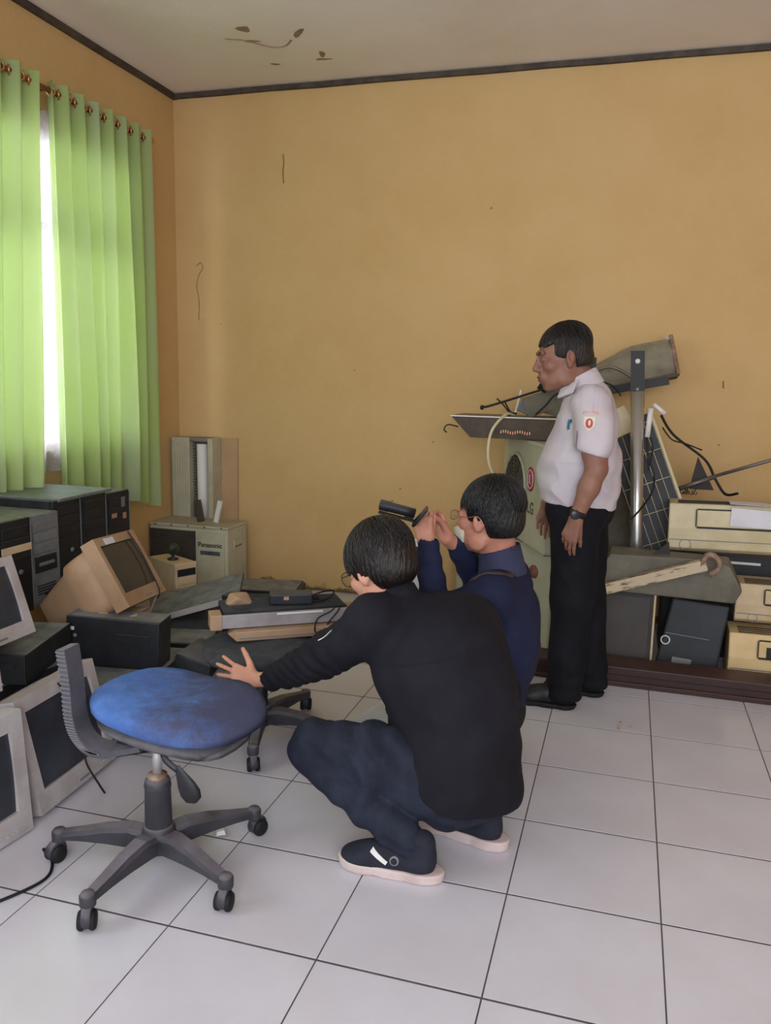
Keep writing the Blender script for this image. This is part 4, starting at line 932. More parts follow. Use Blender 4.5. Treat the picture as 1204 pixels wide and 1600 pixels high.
def eyes(M, parent):
    for q in (-1, 1):
        mb = MB(); R = M.to_3x3().normalized()
        n = 12; v = []; f = []
        for i in range(n+1):
            a = math.pi*i/n
            for k in range(n*2):
                b = math.pi*k/n; p = Vector((math.sin(a)*math.cos(b), -math.cos(a), math.sin(a)*math.sin(b)))
                v.append(M @ (Vector((q*.031, -.0803, .0065))+Vector((p.x*.0108, p.y*.0108, p.z*.0068))))
        for i in range(n):
            for k in range(2*n): f.append((i*2*n+k, i*2*n+(k+1) % (2*n), (i+1)*2*n+(k+1) % (2*n), (i+1)*2*n+k))
        e = mb.add(v, f, 0, True).build('eye', M_eyew, parent, True)
        MB().lathe([(.0005, 0), (.0048, 0), (.0045, .001)], M @ Vector((q*.031, -.0928, .006)), 'Y', 14, R=R).build('iris', M_iris, e, True)
        v = [M @ Vector((q*(.014+.036*t), -.0945+.012*t*t+.002, .026+.006*math.sin(t*2.4)+dz)) for t in (0, .25, .5, .75, 1) for dz in (-.0035, .0035)]
        MB().add(v+[p+M.to_3x3() @ Vector((0, .006, 0)) for p in v], [(2*i, 2*i+1, 2*i+3, 2*i+2) for i in range(4)]+[(10+2*i, 12+2*i, 13+2*i, 11+2*i) for i in range(4)]+[(0, 2, 12, 10), (1, 11, 13, 3)], 0, True).build('eyebrow', M_brow, parent, True)
M_brow = mat('dark_brow_hair', '#1D1512', rough=.8)
def hair_vq(M, fringe=.03, back=-.055, side=-.01, puff=.012, noise=.0025, res=.0036, tuft=0.0):
    s = SDF((-.12, -.14, -.13), (.12, .155, .165), res)
    s.ell((0, .020, .040), (.076+puff, .096+puff, .086+puff)).ell((0, .05, -.02), (.066+puff*.5, .066+puff*.5, .06), k=.03)
    if tuft: s.ell((.0, -.075, .09), (.06, .03, .028), k=.02).ell((.03, -.09, .075), (.03, .02, .022), k=.015)
    def cut(F, X, Y, Z):
        ax = np.abs(X)
        hl = fringe+.30*np.maximum(0, ax-.045)                     # front hairline height, receding to the temples
        d1 = np.minimum(-(Y+.045-.25*(Z-fringe)), -(Z-fringe-.02*np.cos(X*60)))      # in front of the temples and under the fringe -> remove
        # region kept: above fringe, or behind the temple line and above the nape/ear line
        front = (Z-(fringe+.006*np.cos(X*90)))                     # >0 above fringe
        tem = np.minimum(Y+.038+.10*np.maximum(0, fringe-Z), Z-side)  # >0 behind temple and above sideburn end
        ear = np.minimum(Y-.032, Z-back)                           # >0 behind ear above nape
        keep = np.maximum(np.maximum(front, tem), ear)
        az = np.arctan2(X, Y-.03); st = noise*(np.sin(34*az+5*np.sin(25*Z))+.6*np.sin(61*az+9*np.sin(18*Z)+1)+.5*np.sin(Z*60+3*az))
        sc = (np.sqrt((X/.079)**2+((Y-.018)/.099)**2+((Z-.036)/.088)**2)-1)*.085    # keep only a cap outside the scalp
        return np.maximum(np.maximum(F+st, -keep), -(sc+.012))
    s.fn(cut); return xf(s.mesh(1), M)
def strands(M, parent, m, n, puff, fringe, side, back, seed, rad=.0017, over=2, wild=.12):
    rnd = random.Random(seed); mb = MB()
    for _ in range(n):
        az = rnd.uniform(-math.pi, math.pi); th = rnd.uniform(.08, .9); P = []; ov = 0; dr = rnd.uniform(-wild, wild); lift = rnd.uniform(-.002, .0035)
        for k in range(14):
            e = puff+lift+.0012*k/14
            x, y, z = (.076+e)*math.sin(th)*math.sin(az), .02+.012*math.cos(th)+(.096+e)*math.sin(th)*-math.cos(az), .04+(.086+e)*math.cos(th)
            keep = z > fringe or (y > -.038 and z > side) or (y > .032 and z > back)
            if not keep: ov += 1
            if ov > over or z < back-.02: break
            P.append(M @ Vector((x, y, z))); th += .13; az += dr*.13+rnd.uniform(-.02, .02)
            if len(P) > 8: break
        if len(P) > 3: mb.tube(P, [rad*M.to_scale().x*(1-.75*(i/(len(P)-1))**2) for i in range(len(P))], 4, caps=False)
    return tag(mb.build('hair_strands', m, parent, True), kind='stuff')
def glasses(M, parent, m, r=.021, round_=False):
    g = None
    R = M.to_3x3()
    for q in (-1, 1):
        pts = []
        for k in range(25):
            a = 2*math.pi*k/24; e = 1 if round_ else .75
            c, s_ = math.cos(a), math.sin(a); pts.append(M @ Vector((q*.033+r*1.15*math.copysign(abs(c)**e, c), -.112+.004*abs(c), .004+r*(1 if round_ else .72)*math.copysign(abs(s_)**e, s_))))
        mb = MB().tube(pts, .0013, 6, caps=False)
        if g is None: g = mb.build('glasses', m, parent, True)
        else: mb.build('rim', m, g, True)
        lens = [M @ Vector((q*.033+(r*1.1)*math.cos(2*math.pi*k/20), -.1115, .004+r*(.97 if round_ else .72)*math.sin(2*math.pi*k/20))) for k in range(20)]
        MB().add(lens, [tuple(range(20))]).build('lens', M_glass, g, True)
        MB().tube(smooth_path([M @ Vector(p) for p in [(q*(.033+r*1.15), -.11, .008), (q*.072, -.085, .008), (q*.083, -.03, .006), (q*.086, .012, .01), (q*.083, .03, -.012)]]), .0014, 6).build('temple', m, g, True)
    MB().tube(smooth_path([M @ Vector((x, -.114-.003*math.cos(x*150), .01)) for x in (-.010, -.004, .004, .010)]), .0013, 6).build('bridge', m, g, True)
def hand(s, M, side, curl, spread=1.0, thumb=(35, 20), thin=1.0, sc=1.0):
    """fingers +y, thumb on side*x, palm faces -z; M local->world; curl: list of 4 total curls in degrees (index..little)"""
    def W(p): return tuple(M @ (Vector(p)*sc))
    L = [(.070, .0082), (.078, .0085), (.073, .008), (.057, .0072)]; kx = [.028, .010, -.009, -.027]; ky = [.088, .092, .087, .078]
    for i in range(4):
        x = side*kx[i]; s.cap(W((side*kx[i]*.55, .012, 0)), W((x, ky[i], 0)), .0125*sc, .0105*sc, k=.012)
        a = math.radians((kx[i]*-side)*360*spread*.9); cu = curl[i]; d = Vector((-math.sin(a), math.cos(a), 0)); p = Vector((x, ky[i], 0)); tot = 0
        for j, (fr, bd) in enumerate(((.46, .42), (.30, .36), (.24, .22))):
            tot += math.radians(cu*bd); dd = Vector((d.x*math.cos(tot), d.y*math.cos(tot), -math.sin(tot)))
            q = p+dd*L[i][0]*fr; s.cap(W(p), W(q), (L[i][1]-.0005*j)*sc, (L[i][1]-.0012-.0005*j)*sc, k=.003); p = q
    s.cap(W((side*.01, .0, 0)), W((-side*.012, .07, 0)), .0155*sc, .013*sc, k=.012)
    a1, a2 = math.radians(thumb[0]), math.radians(thumb[1]); p = Vector((side*.018, .018, -.004))
    for j, (l, r1, r2) in enumerate(((.045, .0145, .0115), (.034, .0108, .0095), (.027, .0095, .0075))):
        aa = a1-.12*j; dd = Vector((side*math.sin(aa), math.cos(aa), -math.sin(a2)*(.6+.5*j))).normalized(); q = p+dd*l
        s.cap(W(p), W(q), r1*sc, r2*sc, k=.008 if j == 0 else .003); p = q
    return s
def hmat(wrist, fdir, palm):
    y = Vector(fdir).normalized(); z = -Vector(palm); z = (z-y*z.dot(y)).normalized(); x = y.cross(z)
    return Matrix(((x.x, y.x, z.x, wrist[0]), (x.y, y.y, z.y, wrist[1]), (x.z, y.z, z.z, wrist[2]), (0, 0, 0, 1)))
def shoe(parent, heel, ang, L, mu, ms, tilt=0, thick=.022, flare=.0, name='shoe', label=None, h=1.0):
    """heel = ground point of the heel, ang = toe direction (deg)"""
    M = Matrix.Translation(heel) @ Matrix.Rotation(math.radians(ang), 4, 'Z') @ Matrix.Rotation(math.radians(tilt), 4, 'Y')
    k = L/.28; s = SDF((-.05, -.07, -.0), (.32, .07, .15), .0045)
    s.ell((.215*k, .004, .036), (.062*k, .043, .034), k=.02).ell((.13*k, .0, .048), (.1*k, .041, .046*h), k=.03).ell((.04*k, 0, .055), (.045*k, .037, .058*h), k=.03)
    s.cap((.04*k, 0, .06), (.035*k, 0, .105*h), .037, .036, k=.02)
    s.plane((0, 0, thick*.8), (0, 0, -1)); up = xf(s.mesh(1), M)
    o = build_np(name, [up], mu, parent, label=label)
    s = SDF((-.07, -.075, -.02), (.33, .075, thick+.02), .004)
    def f(F, X, Y, Z):
        a = np.sqrt(((X-.21*k)/(.072*k))**2+(Y/.046)**2)-1; b = np.sqrt(((X-.12*k)/(.13*k))**2+(Y/.042)**2)-1; c = np.sqrt(((X-.045*k)/((.055+flare)*k))**2+(Y/.043)**2)-1
        d = np.minimum(np.minimum(a, b), c)*.045; e = np.abs(Z-thick*.5-.010*np.maximum(0, (X-.2*k)/(.08*k))**2*.5)-thick*.5
        return np.maximum(d-.003*np.clip(Z/thick, 0, 1), e)+0*F
    s.fn(f); build_np('sole', [xf(s.mesh(1), M)], ms, o)
    return o, M
def wr(F, X, Y, Z, a=.004, fx=38, fy=31, fz=44, ph=0):   # soft cloth folds
    return F+a*(np.sin(fx*X+7*np.sin(9*Z+ph)+ph)*np.cos(fy*Y+5*np.sin(11*X))+.7*np.sin(fz*Z+6*np.sin(8*X+7*Y)+ph))
def on_surface(ob, origin, direction, u, v, W, H, nu, nv, off, shape=None):
    """small cloth patch laid on a mesh: rays from a plane onto the surface"""
    me = ob.data; bv = BVHTree.FromPolygons([q.co for q in me.vertices], [p.vertices[:] for p in me.polygons]); inv = WM[ob.name].inverted()
    o = Vector(origin); d = Vector(direction).normalized(); u = Vector(u).normalized(); v = Vector(v).normalized(); V = []; ok = True
    for b in range(nv+1):
        for a in range(nu+1):
            s_, t_ = a/nu-.5, b/nv-.5
            if shape: s_, t_ = shape(s_, t_)
            p = o+u*s_*W+v*t_*H; h = bv.ray_cast(inv @ (p-d*.25), d)
            V.append((inv.inverted() @ h[0])-d*off if h[0] is not None else None)
    n = len(V); F = []
    bad = [p is None for p in V]; V = [p or o for p in V]; V2 = V+[p+d*off*.8 for p in V]
    for b in range(nv):
        for a in range(nu):
            i = b*(nu+1)+a; q = (i, i+1, i+nu+2, i+nu+1)
            if any(bad[k] for k in q) or max((V[q[0]]-V[q[2]]).length, (V[q[1]]-V[q[3]]).length) > 3*math.hypot(W/nu, H/nv): continue
            F += [q, (n+i, n+i+nu+1, n+i+nu+2, n+i+1)]
    return MB().add(V2, F, 0, True)
def ribbon(ob, P, hw, off):
    bv = BVHTree.FromPolygons([q.co for q in ob.data.vertices], [p.vertices[:] for p in ob.data.polygons]); M = WM[ob.name]; inv = M.inverted()
    Q = []
    for p in smooth_path(P, 5): l, n_, i_, d_ = bv.find_nearest(inv @ p); Q.append((M @ l, n_))
    v = []; f = []
    for i, (p, n_) in enumerate(Q):
        t_ = (Q[min(i+1, len(Q)-1)][0]-Q[max(i-1, 0)][0]).normalized(); w_ = t_.cross(n_).normalized()
        v += [p-w_*hw+n_*off, p+w_*hw+n_*off, p+w_*hw-n_*.002, p-w_*hw-n_*.002]
    for i in range(len(Q)-1):
        for k in range(4): f.append((i*4+k, i*4+(k+1) % 4, (i+1)*4+(k+1) % 4, (i+1)*4+k))
    return MB().add(v, f, 0, True)
disc = lambda s_, t_: ((lambda r, a: (r*math.cos(a)*.5, r*math.sin(a)*.5))(max(abs(s_), abs(t_))*2, math.atan2(t_, s_) if (s_ or t_) else 0))

# ---------------- man A: crouching, black jacket
rootA = thing('person', 'crouching person in a black jacket and dark jeans reaching left, nearest the camera', 'person', (-.28, -1.05, 0))
M_skA = skin('light_tan_skin', '#C08A72', '#CC9880'); M_lip = mat('lip_skin', '#A0645A', rough=.45)
M_hairA = hairmat('dark_brown_hair', '#120D0B', '#1E1613')
M_jack = mat('black_jacket_cloth', '#16151C', '#1D1C25', 6, .85, bump=.12, bscale=160, spec=.2)
M_jean = mat('dark_blue_denim', '#1E222E', '#2A2F3D', 9, .85, bump=.2, bscale=200, spec=.2)
M_sole = mat('pinkish_white_sole', '#C9B8B4', '#B8A5A0', 10, .6); M_navyk = mat('navy_knit', '#171A26', '#1F2331', 30, .8, bump=.3, bscale=260)
fA = Vector((-.78, .42, -.46)); MA = basis((-.48, -.87, .795), fA, (-.45, .24, .86), 1.06)
skA = [head_vq(MA, [((-.43, -.88, .72), .055), ((-.40, -.9, .66), .06)])]
hA = (-.935, -.80, .347); HM = hmat(hA, (-.98, .10, .08), (-.1, .9, -.35))
s = SDF((-1.18, -.95, .2), (-.80, -.66, .48), .0032)
s.cap((-.84, -.82, .375), hA, .029, .024, k=.01); hand(s, HM, 1, [16, 12, 18, 26], 1.9, (50, 10))
skA.append(s.mesh(1))
s = SDF((-.65, -1.3, .03), (.1, -.5, .8), .014)      # hidden core of the body
s.chain([(-.17, -.99, .24), (-.24, -.95, .45), (-.36, -.89, .64)], [.08, .08, .04], k=.04).chain([(-.21, -1.09, .22), (-.58, -1.14, .32), (-.42, -1.175, .185), (-.27, -1.19, .11)], [.05, .03, .03, .025]).chain([(-.12, -.9, .22), (-.40, -.78, .32), (-.2, -.95, .12)], [.05, .03, .025])
skA.append(s.mesh(0))
bodyA = build_np('body', skA, [M_skA, M_lip], rootA, face_fmat(MA)); eyes(MA, rootA)
hA_ = build_np('hair', [hair_vq(MA, .028, -.07, -.02, .018, .0014, tuft=0)], M_hairA, rootA); strands(MA, hA_, M_hairA, 900, .019, .022, -.03, -.075, 5, .0021, 2, .5)
glasses(MA, rootA, mat('black_glasses_frame', '#141416', rough=.3), .022, True)
# jacket
s = SDF((-1.02, -1.32, .06), (.08, -.55, .82), .0075)
s.ell((-.19, -.98, .30), (.185, .185, .17), k=.05).ell((-.22, -.96, .44), (.20, .20, .19), rot=(0, -18, 0), k=.06).ell((-.28, -.93, .57), (.205, .19, .15), rot=(0, -25, 0), k=.06)
s.cap((-.46, -.99, .665), (-.20, -.80, .650), .075, .07, k=.06).cap((-.40, -.90, .67), (-.42, -.885, .715), .085, .066, k=.03)
s.chain([(-.45, -1.0, .655), (-.655, -.93, .50), (-.865, -.815, .367)], [.088, .064, .045], k=.03)
s.chain([(-.175, -.80, .62), (-.10, -.81, .43), (-.28, -.72, .37)], [.078, .062, .048], k=.03)
s.ell((-.165, -1.01, .22), (.18, .165, .12), rot=(0, 10, 0), k=.04).ell((-.19, -1.08, .26), (.155, .142, .135), k=.05)
def jf(F, X, Y, Z):
    arm = np.clip((-.5-X)/.1, 0, 1); low = np.clip((.42-Z)/.2, 0, 1)
    F = F+.0045*arm*np.sin(75*(X+.6*Z)+9*np.sin(14*Z))
    F = F+.006*low*np.sin(40*(X*.9-Z*.6)+3*np.sin(12*Y))*np.clip((-.2-X)/.15+.4, 0, 1)
    return wr(F, X, Y, Z, .0028, 19, 17, 23)
s.fn(jf); s.plane((-.872, -.812, .363), (-.84, .45, -.5)); s.plane((-.2, -1.0, .172), (-.06, -.1, -1))
jacket = build_np('jacket', [s.mesh(2)], M_jack, rootA)
s = SDF((-.52, -1.0, .62), (-.28, -.78, .8), .004)
s.cap((-.40, -.9, .69), (-.43, -.882, .745), .074, .062, k=.01); s.cap((-.40, -.9, .66), (-.45, -.87, .82), .062, .05, k=.003, op='sub'); s.plane((-.43, -.88, .742), (-.35, .2, .9)); s.plane((-.4, -.9, .685), (.35, -.2, -.9))
build_np('collar', [s.mesh(1)], M_jack, jacket)
on_surface(jacket, (-.27, -1.15, .60), (0, 1, -.1), (.96, .1, .24), (0, 0, 1), .46, .005, 30, 1, .0025, None).build('yoke_seam', mat('seam_black', '#0B0B0F', rough=.9), jacket, True)
on_surface(jacket, (-.60, -1.0, .60), (.35, .75, -.5), (.7, -.3, .6), (.5, .3, .2), .07, .008, 6, 1, .003, None).build('sleeve_stripe', M_white, jacket, True)
# jeans
s = SDF((-.78, -1.36, .02), (.06, -.55, .48), .0065)
s.ell((-.165, -.99, .225), (.165, .165, .135), k=.05)
s.chain([(-.20, -1.09, .225), (-.40, -1.12, .295), (-.585, -1.15, .335)], [.12, .092, .064], k=.035)
s.chain([(-.60, -1.15, .30), (-.42, -1.175, .185), (-.285, -1.19, .10)], [.062, .060, .054], k=.008)
s.chain([(-.12, -.91, .21), (-.28, -.84, .28), (-.41, -.78, .32)], [.11, .085, .062], k=.03).chain([(-.415, -.78, .31), (-.28, -.88, .18), (-.15, -.95, .09)], [.06, .058, .053], k=.02)
def jn(F, X, Y, Z):
    t = X+.45*Z
    return wr(F, X, Y, Z, .0022, 20, 20, 30)+.007*np.sin(80*t+4*np.sin(16*Z))*np.clip(1-np.abs(X+.40)/.2, 0, 1)+.003*np.sin(150*(Z+.3*X))*np.clip((.2-Z)/.1, 0, 1)
s.fn(jn); s.plane((0, 0, .062), (0, 0, -1)); jeans = build_np('jeans', [s.mesh(1)], M_jean, rootA)
o, M = shoe(rootA, (-.205, -1.20, 0), 180, .275, M_navyk, M_sole, thick=.03, flare=.018, label='navy knit trainer with a thick pinkish white sole')
R3 = M.to_3x3()
on_surface(o, M @ Vector((.15, .12, .062)), M.to_3x3() @ Vector((0, -1, 0)), R3 @ Vector((.85, 0, .5)), R3 @ Vector((-.5, 0, .85)), .055, .012, 8, 2, .002).build('white_strap_print', M_white, o, True)
on_surface(o, M @ Vector((.105, .12, .058)), M.to_3x3() @ Vector((0, -1, 0)), R3 @ Vector((1, 0, 0)), R3 @ Vector((0, 0, 1)), .026, .026, 10, 10, .002, disc).build('round_badge', M_silver, o, True)
on_surface(o, M @ Vector((.105, .12, .058)), M.to_3x3() @ Vector((0, -1, 0)), R3 @ Vector((1, 0, 0)), R3 @ Vector((0, 0, 1)), .018, .018, 8, 8, .003, disc).build('badge_centre', M_navyk, o, True)
shoe(rootA, (-.055, -.985, .0), 165, .275, M_navyk, M_sole, tilt=0, thick=.034, flare=.018, label='second navy trainer with a pinkish white sole')

# ---------------- man C: crouching, navy shirt, taking a photograph
rootC = thing('person', 'crouching person in a navy shirt, glasses and white mask photographing with a phone', 'person', (-.16, -.42, 0))
M_skC = skin('tan_skin', '#B07864', '#BC8670')
M_hairC = hairmat('black_hair', '#0C0B0D', '#161416')
M_navy = mat('navy_shirt_cloth', '#1A1E38', '#20253F', 6, .8, bump=.1, bscale=180, spec=.2)
M_navy2 = mat('navy_collar_cloth', '#31344E', '#2A2E48', 6, .8)
fC = Vector((-.90, .34, -.06)); MC = basis((-.21, -.475, .915), fC, (-.05, .02, 1), 1.06)
skC = [head_vq(MC, [((-.17, -.452, .80), .051), ((-.15, -.44, .70), .052)])]
wL, wR_ = (-.385, -.655, .835), (-.345, -.52, .835)
s = SDF((-.50, -.74, .78), (-.29, -.56, 1.0), .0031)
s.cap((-.372, -.665, .80), wL, .028, .024, k=.01); hand(s, hmat(wL, (-.22, .25, .95), (.05, .95, -.2)), 1, [105, 120, 130, 140], .4, (12, 40), sc=.95); skC.append(s.mesh(1))
s = SDF((-.48, -.62, .76), (-.26, -.40, .99), .0031)
s.cap((-.31, -.47, .80), wR_, .028, .024, k=.01); hand(s, hmat(wR_, (-.45, -.15, .85), (-.1, -.95, -.2)), -1, [100, 115, 125, 135], .4, (12, 40), sc=.95); skC.append(s.mesh(1))
s = SDF((-.55, -.75, .03), (.05, -.12, .78), .014)
s.chain([(-.17, -.45, .24), (-.16, -.45, .45), (-.15, -.44, .68)], [.07, .07, .05], k=.04).chain([(-.16, -.51, .22), (-.38, -.52, .32), (-.25, -.53, .14)], [.04, .03, .02]).chain([(-.16, -.38, .22), (-.40, -.34, .32), (-.25, -.34, .14)], [.04, .03, .02])
skC.append(s.mesh(0))
bodyC = build_np('body', skC, [M_skC, M_lip], rootC, face_fmat(MC)); eyes(MC, rootC)
hC_ = build_np('hair', [hair_vq(MC, .036, -.062, -.012, .012, .0010)], M_hairC, rootC); strands(MC, hC_, M_hairC, 800, .0125, .034, -.015, -.064, 8, .0018, 1, .3)
glasses(MC, rootC, mat('gold_glasses_frame', '#B58A78', rough=.25, metal=.8), .021, False)
# mask
s = SDF((-.08, -.15, -.13), (.08, .0, .02), .0034)
s.ell((0, -.045, -.052), (.063, .078, .058), k=.01).ell((0, -.085, -.045), (.03, .035, .05), k=.02); s.plane((0, -.045, 0), (0, 1, -.25))
s.plane((0, 0, -.008), (0, -.25, 1)); mk = build_np('face_mask', [xf(s.mesh(1), MC)], mat('white_mask_fabric', '#CFCBB8', '#BDBBA6', 12, .9), rootC)
MB().tube(smooth_path([MC @ Vector(p) for p in [(-.058, -.06, -.03), (-.076, -.02, -.012), (-.086, .02, .01)]]), .0011, 5).build('ear_loop', M_white, mk, True)
# shirt
s = SDF((-.50, -.80, .12), (.06, -.12, .86), .0075)
s.ell((-.17, -.45, .28), (.115, .16, .15), k=.05).ell((-.15, -.45, .46), (.14, .18, .19), k=.06).ell((-.155, -.45, .60), (.125, .175, .12), k=.06)
s.cap((-.16, -.59, .675), (-.15, -.30, .675), .07, .07, k=.05).cap((-.15, -.45, .68), (-.16, -.45, .745), .09, .060, k=.03)
s.chain([(-.17, -.61, .665), (-.335, -.70, .60)], [.078, .058], k=.03).cap((-.335, -.70, .60), (-.373, -.665, .835), .056, .036, k=.012)
s.chain([(-.16, -.30, .665), (-.26, -.33, .63)], [.078, .055], k=.03).cap((-.255, -.33, .63), (-.318, -.48, .815), .054, .037, k=.012)
s.fn(lambda F, X, Y, Z: wr(F, X, Y, Z, .0032, 26, 23, 30)+.0025*np.sin(110*Z+20*Y)*np.clip((-.28-X)/.05, 0, 1))
shirtC = build_np('shirt', [s.mesh(2)], M_navy, rootC)
s = SDF((-.30, -.58, .66), (-.03, -.3, .84), .004)
s.cap((-.155, -.45, .71), (-.168, -.45, .80), .086, .073, k=.01); s.cap((-.15, -.45, .68), (-.17, -.45, .87), .072, .06, k=.003, op='sub'); s.plane((-.16, -.45, .808), (-.35, 0, 1)); s.plane((-.15, -.45, .712), (.1, 0, -1))
build_np('collar', [s.mesh(1)], M_navy2, shirtC)
st = [(-.07, -.53, .735), (-.12, -.575, .742), (-.19, -.60, .70), (-.25, -.585, .62), (-.275, -.55, .52)]
ribbon(shirtC, [(-.09, -.50, .765), (-.105, -.545, .745), (-.15, -.60, .735), (-.20, -.61, .70), (-.245, -.58, .64), (-.27, -.55, .57), (-.275, -.53, .48)], .011, .003).build('shoulder_strap', mat('brown_strap', '#3A2D30', '#4A3A3A', 30, .7), rootC, True)
s = SDF((-.66, -.75, .02), (.05, -.12, .42), .009)
s.ell((-.16, -.45, .21), (.11, .15, .11), k=.04).chain([(-.16, -.52, .22), (-.40, -.52, .33), (-.24, -.53, .12)], [.09, .06, .052], k=.02).chain([(-.16, -.37, .22), (-.42, -.34, .33), (-.24, -.34, .12)], [.09, .06, .052], k=.02)
s.plane((0, 0, .055), (0, 0, -1)); build_np('trousers', [s.mesh(2)], mat('black_trouser_cloth', '#0F0F15', '#15151C', 8, .85), rootC)
M_bshoe = mat('black_shoe_leather', '#111113', '#1A1A1C', 14, .45); M_bsole = mat('black_sole', '#0C0C0D', rough=.7)
shoe(rootC, (-.17, -.545, 0), 180, .25, M_bshoe, M_bsole); shoe(rootC, (-.17, -.345, 0), 180, .25, M_bshoe, M_bsole)
# things held up by him
t = thing('phone', 'black phone held up in both hands by the navy shirted person', 'phone', (-.405, -.665, .932), (0, 38, 12))
MB().box((0, 0, 0), (.010, .072, .075), .004).build('body', mat('phone_black', '#101114', rough=.25), t); MB().box((.0056, 0, 0), (.0012, .064, .067), .0004).build('screen', mat('phone_glass', '#1A2026', rough=.1), t)
t = thing('handheld_tube', 'black tubular handheld device pointing left above the hands', 'handheld device', (-.43, -.585, .925), (0, 12, 8))
MB().lathe([(.004, -.015), (.016, -.012), (.017, -.05), (.0175, -.10), (.019, -.105), (.019, -.135), (.014, -.137), (.004, -.132)], axis='X', n=20).build('barrel', M_black, t)
MB().box((-.07, 0, -.026), (.13, .022, .008), .003).build('lower_plate', M_rub, t); MB().box((-.03, 0, -.017), (.03, .014, .016), .002).build('hinge', M_rub, t)

# ---------------- man B: standing, white uniform shirt
rootB = thing('person', 'standing person in a white short-sleeved uniform shirt and black trousers', 'person', (.06, .27, 0))
M_skB = skin('brown_skin', '#80574A', '#8C6452')
M_hairB = hairmat('cropped_black_hair', '#17110F', '#231B18')
M_shw = mat('white_uniform_cotton', '#C2B9BE', '#B8AFB6', 5, .85, bump=.05, bscale=200, spec=.2)
M_trs = mat('black_uniform_trousers', '#0D0D12', '#13131A', 7, .8, bump=.08, bscale=160, spec=.2)
fB = Vector((-.90, -.33, -.20)); MB_ = basis((-.048, .262, 1.478), fB, (-.2, -.06, .97), 1.08)
skB = [head_vq(MB_, [((.025, .285, 1.385), .056), ((.05, .28, 1.30), .062)])]
eL, wLb = (.125, .055, 1.045), (.058, .045, .845)
s = SDF((-.06, -.03, .64), (.20, .14, 1.2), .0036)
s.chain([(.105, .085, 1.17), (.115, .07, 1.10), eL], [.05, .047, .040], k=.02).chain([eL, (.10, .052, .97), wLb], [.042, .041, .027], k=.02)
hand(s, hmat(wLb, (-.26, .02, -.96), (.35, .93, -.1)), -1, [44, 50, 56, 62], .15, (16, 30)); skB.append(s.mesh(1))
wRb = (-.095, .47, .84)
s = SDF((-.22, .38, .64), (.10, .56, 1.2), .0042)
s.chain([(.06, .48, 1.17), (.04, .50, 1.04), wRb], [.05, .04, .027], k=.02); hand(s, hmat(wRb, (-.12, -.02, -.98), (.25, -.93, 0)), 1, [40, 46, 52, 58], .2, (16, 30)); skB.append(s.mesh(1))
s = SDF((-.1, .05, .05), (.22, .5, 1.36), .014)
s.chain([(.06, .27, .88), (.06, .27, 1.1), (.06, .27, 1.28)], [.09, .09, .06], k=.04).chain([(.06, .19, .85), (.06, .18, .45), (.05, .19, .12)], [.06, .045, .03]).chain([(.08, .36, .85), (.1, .36, .45), (.15, .37, .12)], [.06, .045, .03])
skB.append(s.mesh(0))
bodyB = build_np('body', skB, [M_skB, mat('dark_lip_skin', '#7A4A42', rough=.45)], rootB, face_fmat(MB_)); eyes(MB_, rootB)
hB_ = build_np('hair', [hair_vq(MB_, .054, -.045, -.004, .006, .0007)], M_hairB, rootB); strands(MB_, hB_, M_hairB, 700, .0065, .054, -.004, -.045, 9, .0013, 0, .3)
s = SDF((-.2, -.05, .80), (.28, .58, 1.48), .0065)
s.ell((.055, .27, .97), (.15, .185, .15), k=.05).ell((.042, .27, 1.03), (.15, .175, .16), k=.06).ell((.07, .27, 1.19), (.13, .19, .16), k=.06)
s.cap((.085, .125, 1.305), (.085, .42, 1.305), .062, .062, k=.06).cap((.06, .27, 1.31), (.045, .275, 1.365), .10, .068, k=.03)
s.chain([(.09, .125, 1.30), (.10, .085, 1.22), (.112, .07, 1.125)], [.072, .072, .070], k=.022).chain([(.085, .42, 1.30), (.07, .47, 1.2), (.055, .485, 1.12)], [.072, .070, .064], k=.022)
s.cap((.052, .27, .86), (.048, .27, 1.04), .158, .156, k=.05)
def sf(F, X, Y, Z):
    return wr(F, X, Y, Z, .0034, 21, 19, 25)+.0035*np.sin(70*(X*.8+.35*Z)+4*np.sin(14*Z))*np.clip((1.32-Z)/.1, 0, 1)*np.clip(Y*-8+1.6, 0, 1)+.0065*np.sin(44*(Z+.6*X)+3*np.sin(9*Y))*np.clip((1.12-Z)/.12, 0, 1)*np.clip((Z-.88)/.06, 0, 1)
s.fn(sf); s.plane((.05, .27, .872), (-.10, 0, -1))
def sleevecut(F, X, Y, Z):
    m = (Y < .118) & (Z < 1.3); d = 1.103-.25*(X-.1)-Z
    F = np.where((Y < .105) & (Z < 1.2), np.maximum(F, d), F); return np.where((Y > .44) & (Z < 1.2), np.maximum(F, d), F)
s.fn(sleevecut); shirtB = build_np('shirt', [s.mesh(1)], M_shw, rootB)
s = SDF((-.1, .12, 1.25), (.2, .42, 1.5), .004)
s.cap((.055, .275, 1.345), (.032, .28, 1.41), .086, .068, k=.01); s.cap((.06, .275, 1.32), (.01, .285, 1.47), .076, .058, k=.003, op='sub'); s.plane((.04, .28, 1.412), (-.55, .05, .9)); s.plane((.05, .27, 1.345), (.45, 0, -.9))
build_np('collar', [s.mesh(1)], M_shw, shirtB)
for sg in (1, -1):
    MB().hull([(.028, .27-sg*.078, 1.392), (-.045, .27-sg*.035, 1.352), (-.055, .27-sg*.068, 1.315), (.012, .27-sg*.102, 1.338), (.024, .27-sg*.07, 1.388), (-.046, .27-sg*.03, 1.346), (-.05, .27-sg*.06, 1.31), (.01, .27-sg*.09, 1.332)], .002).build('collar_wing', M_shw, shirtB, True)
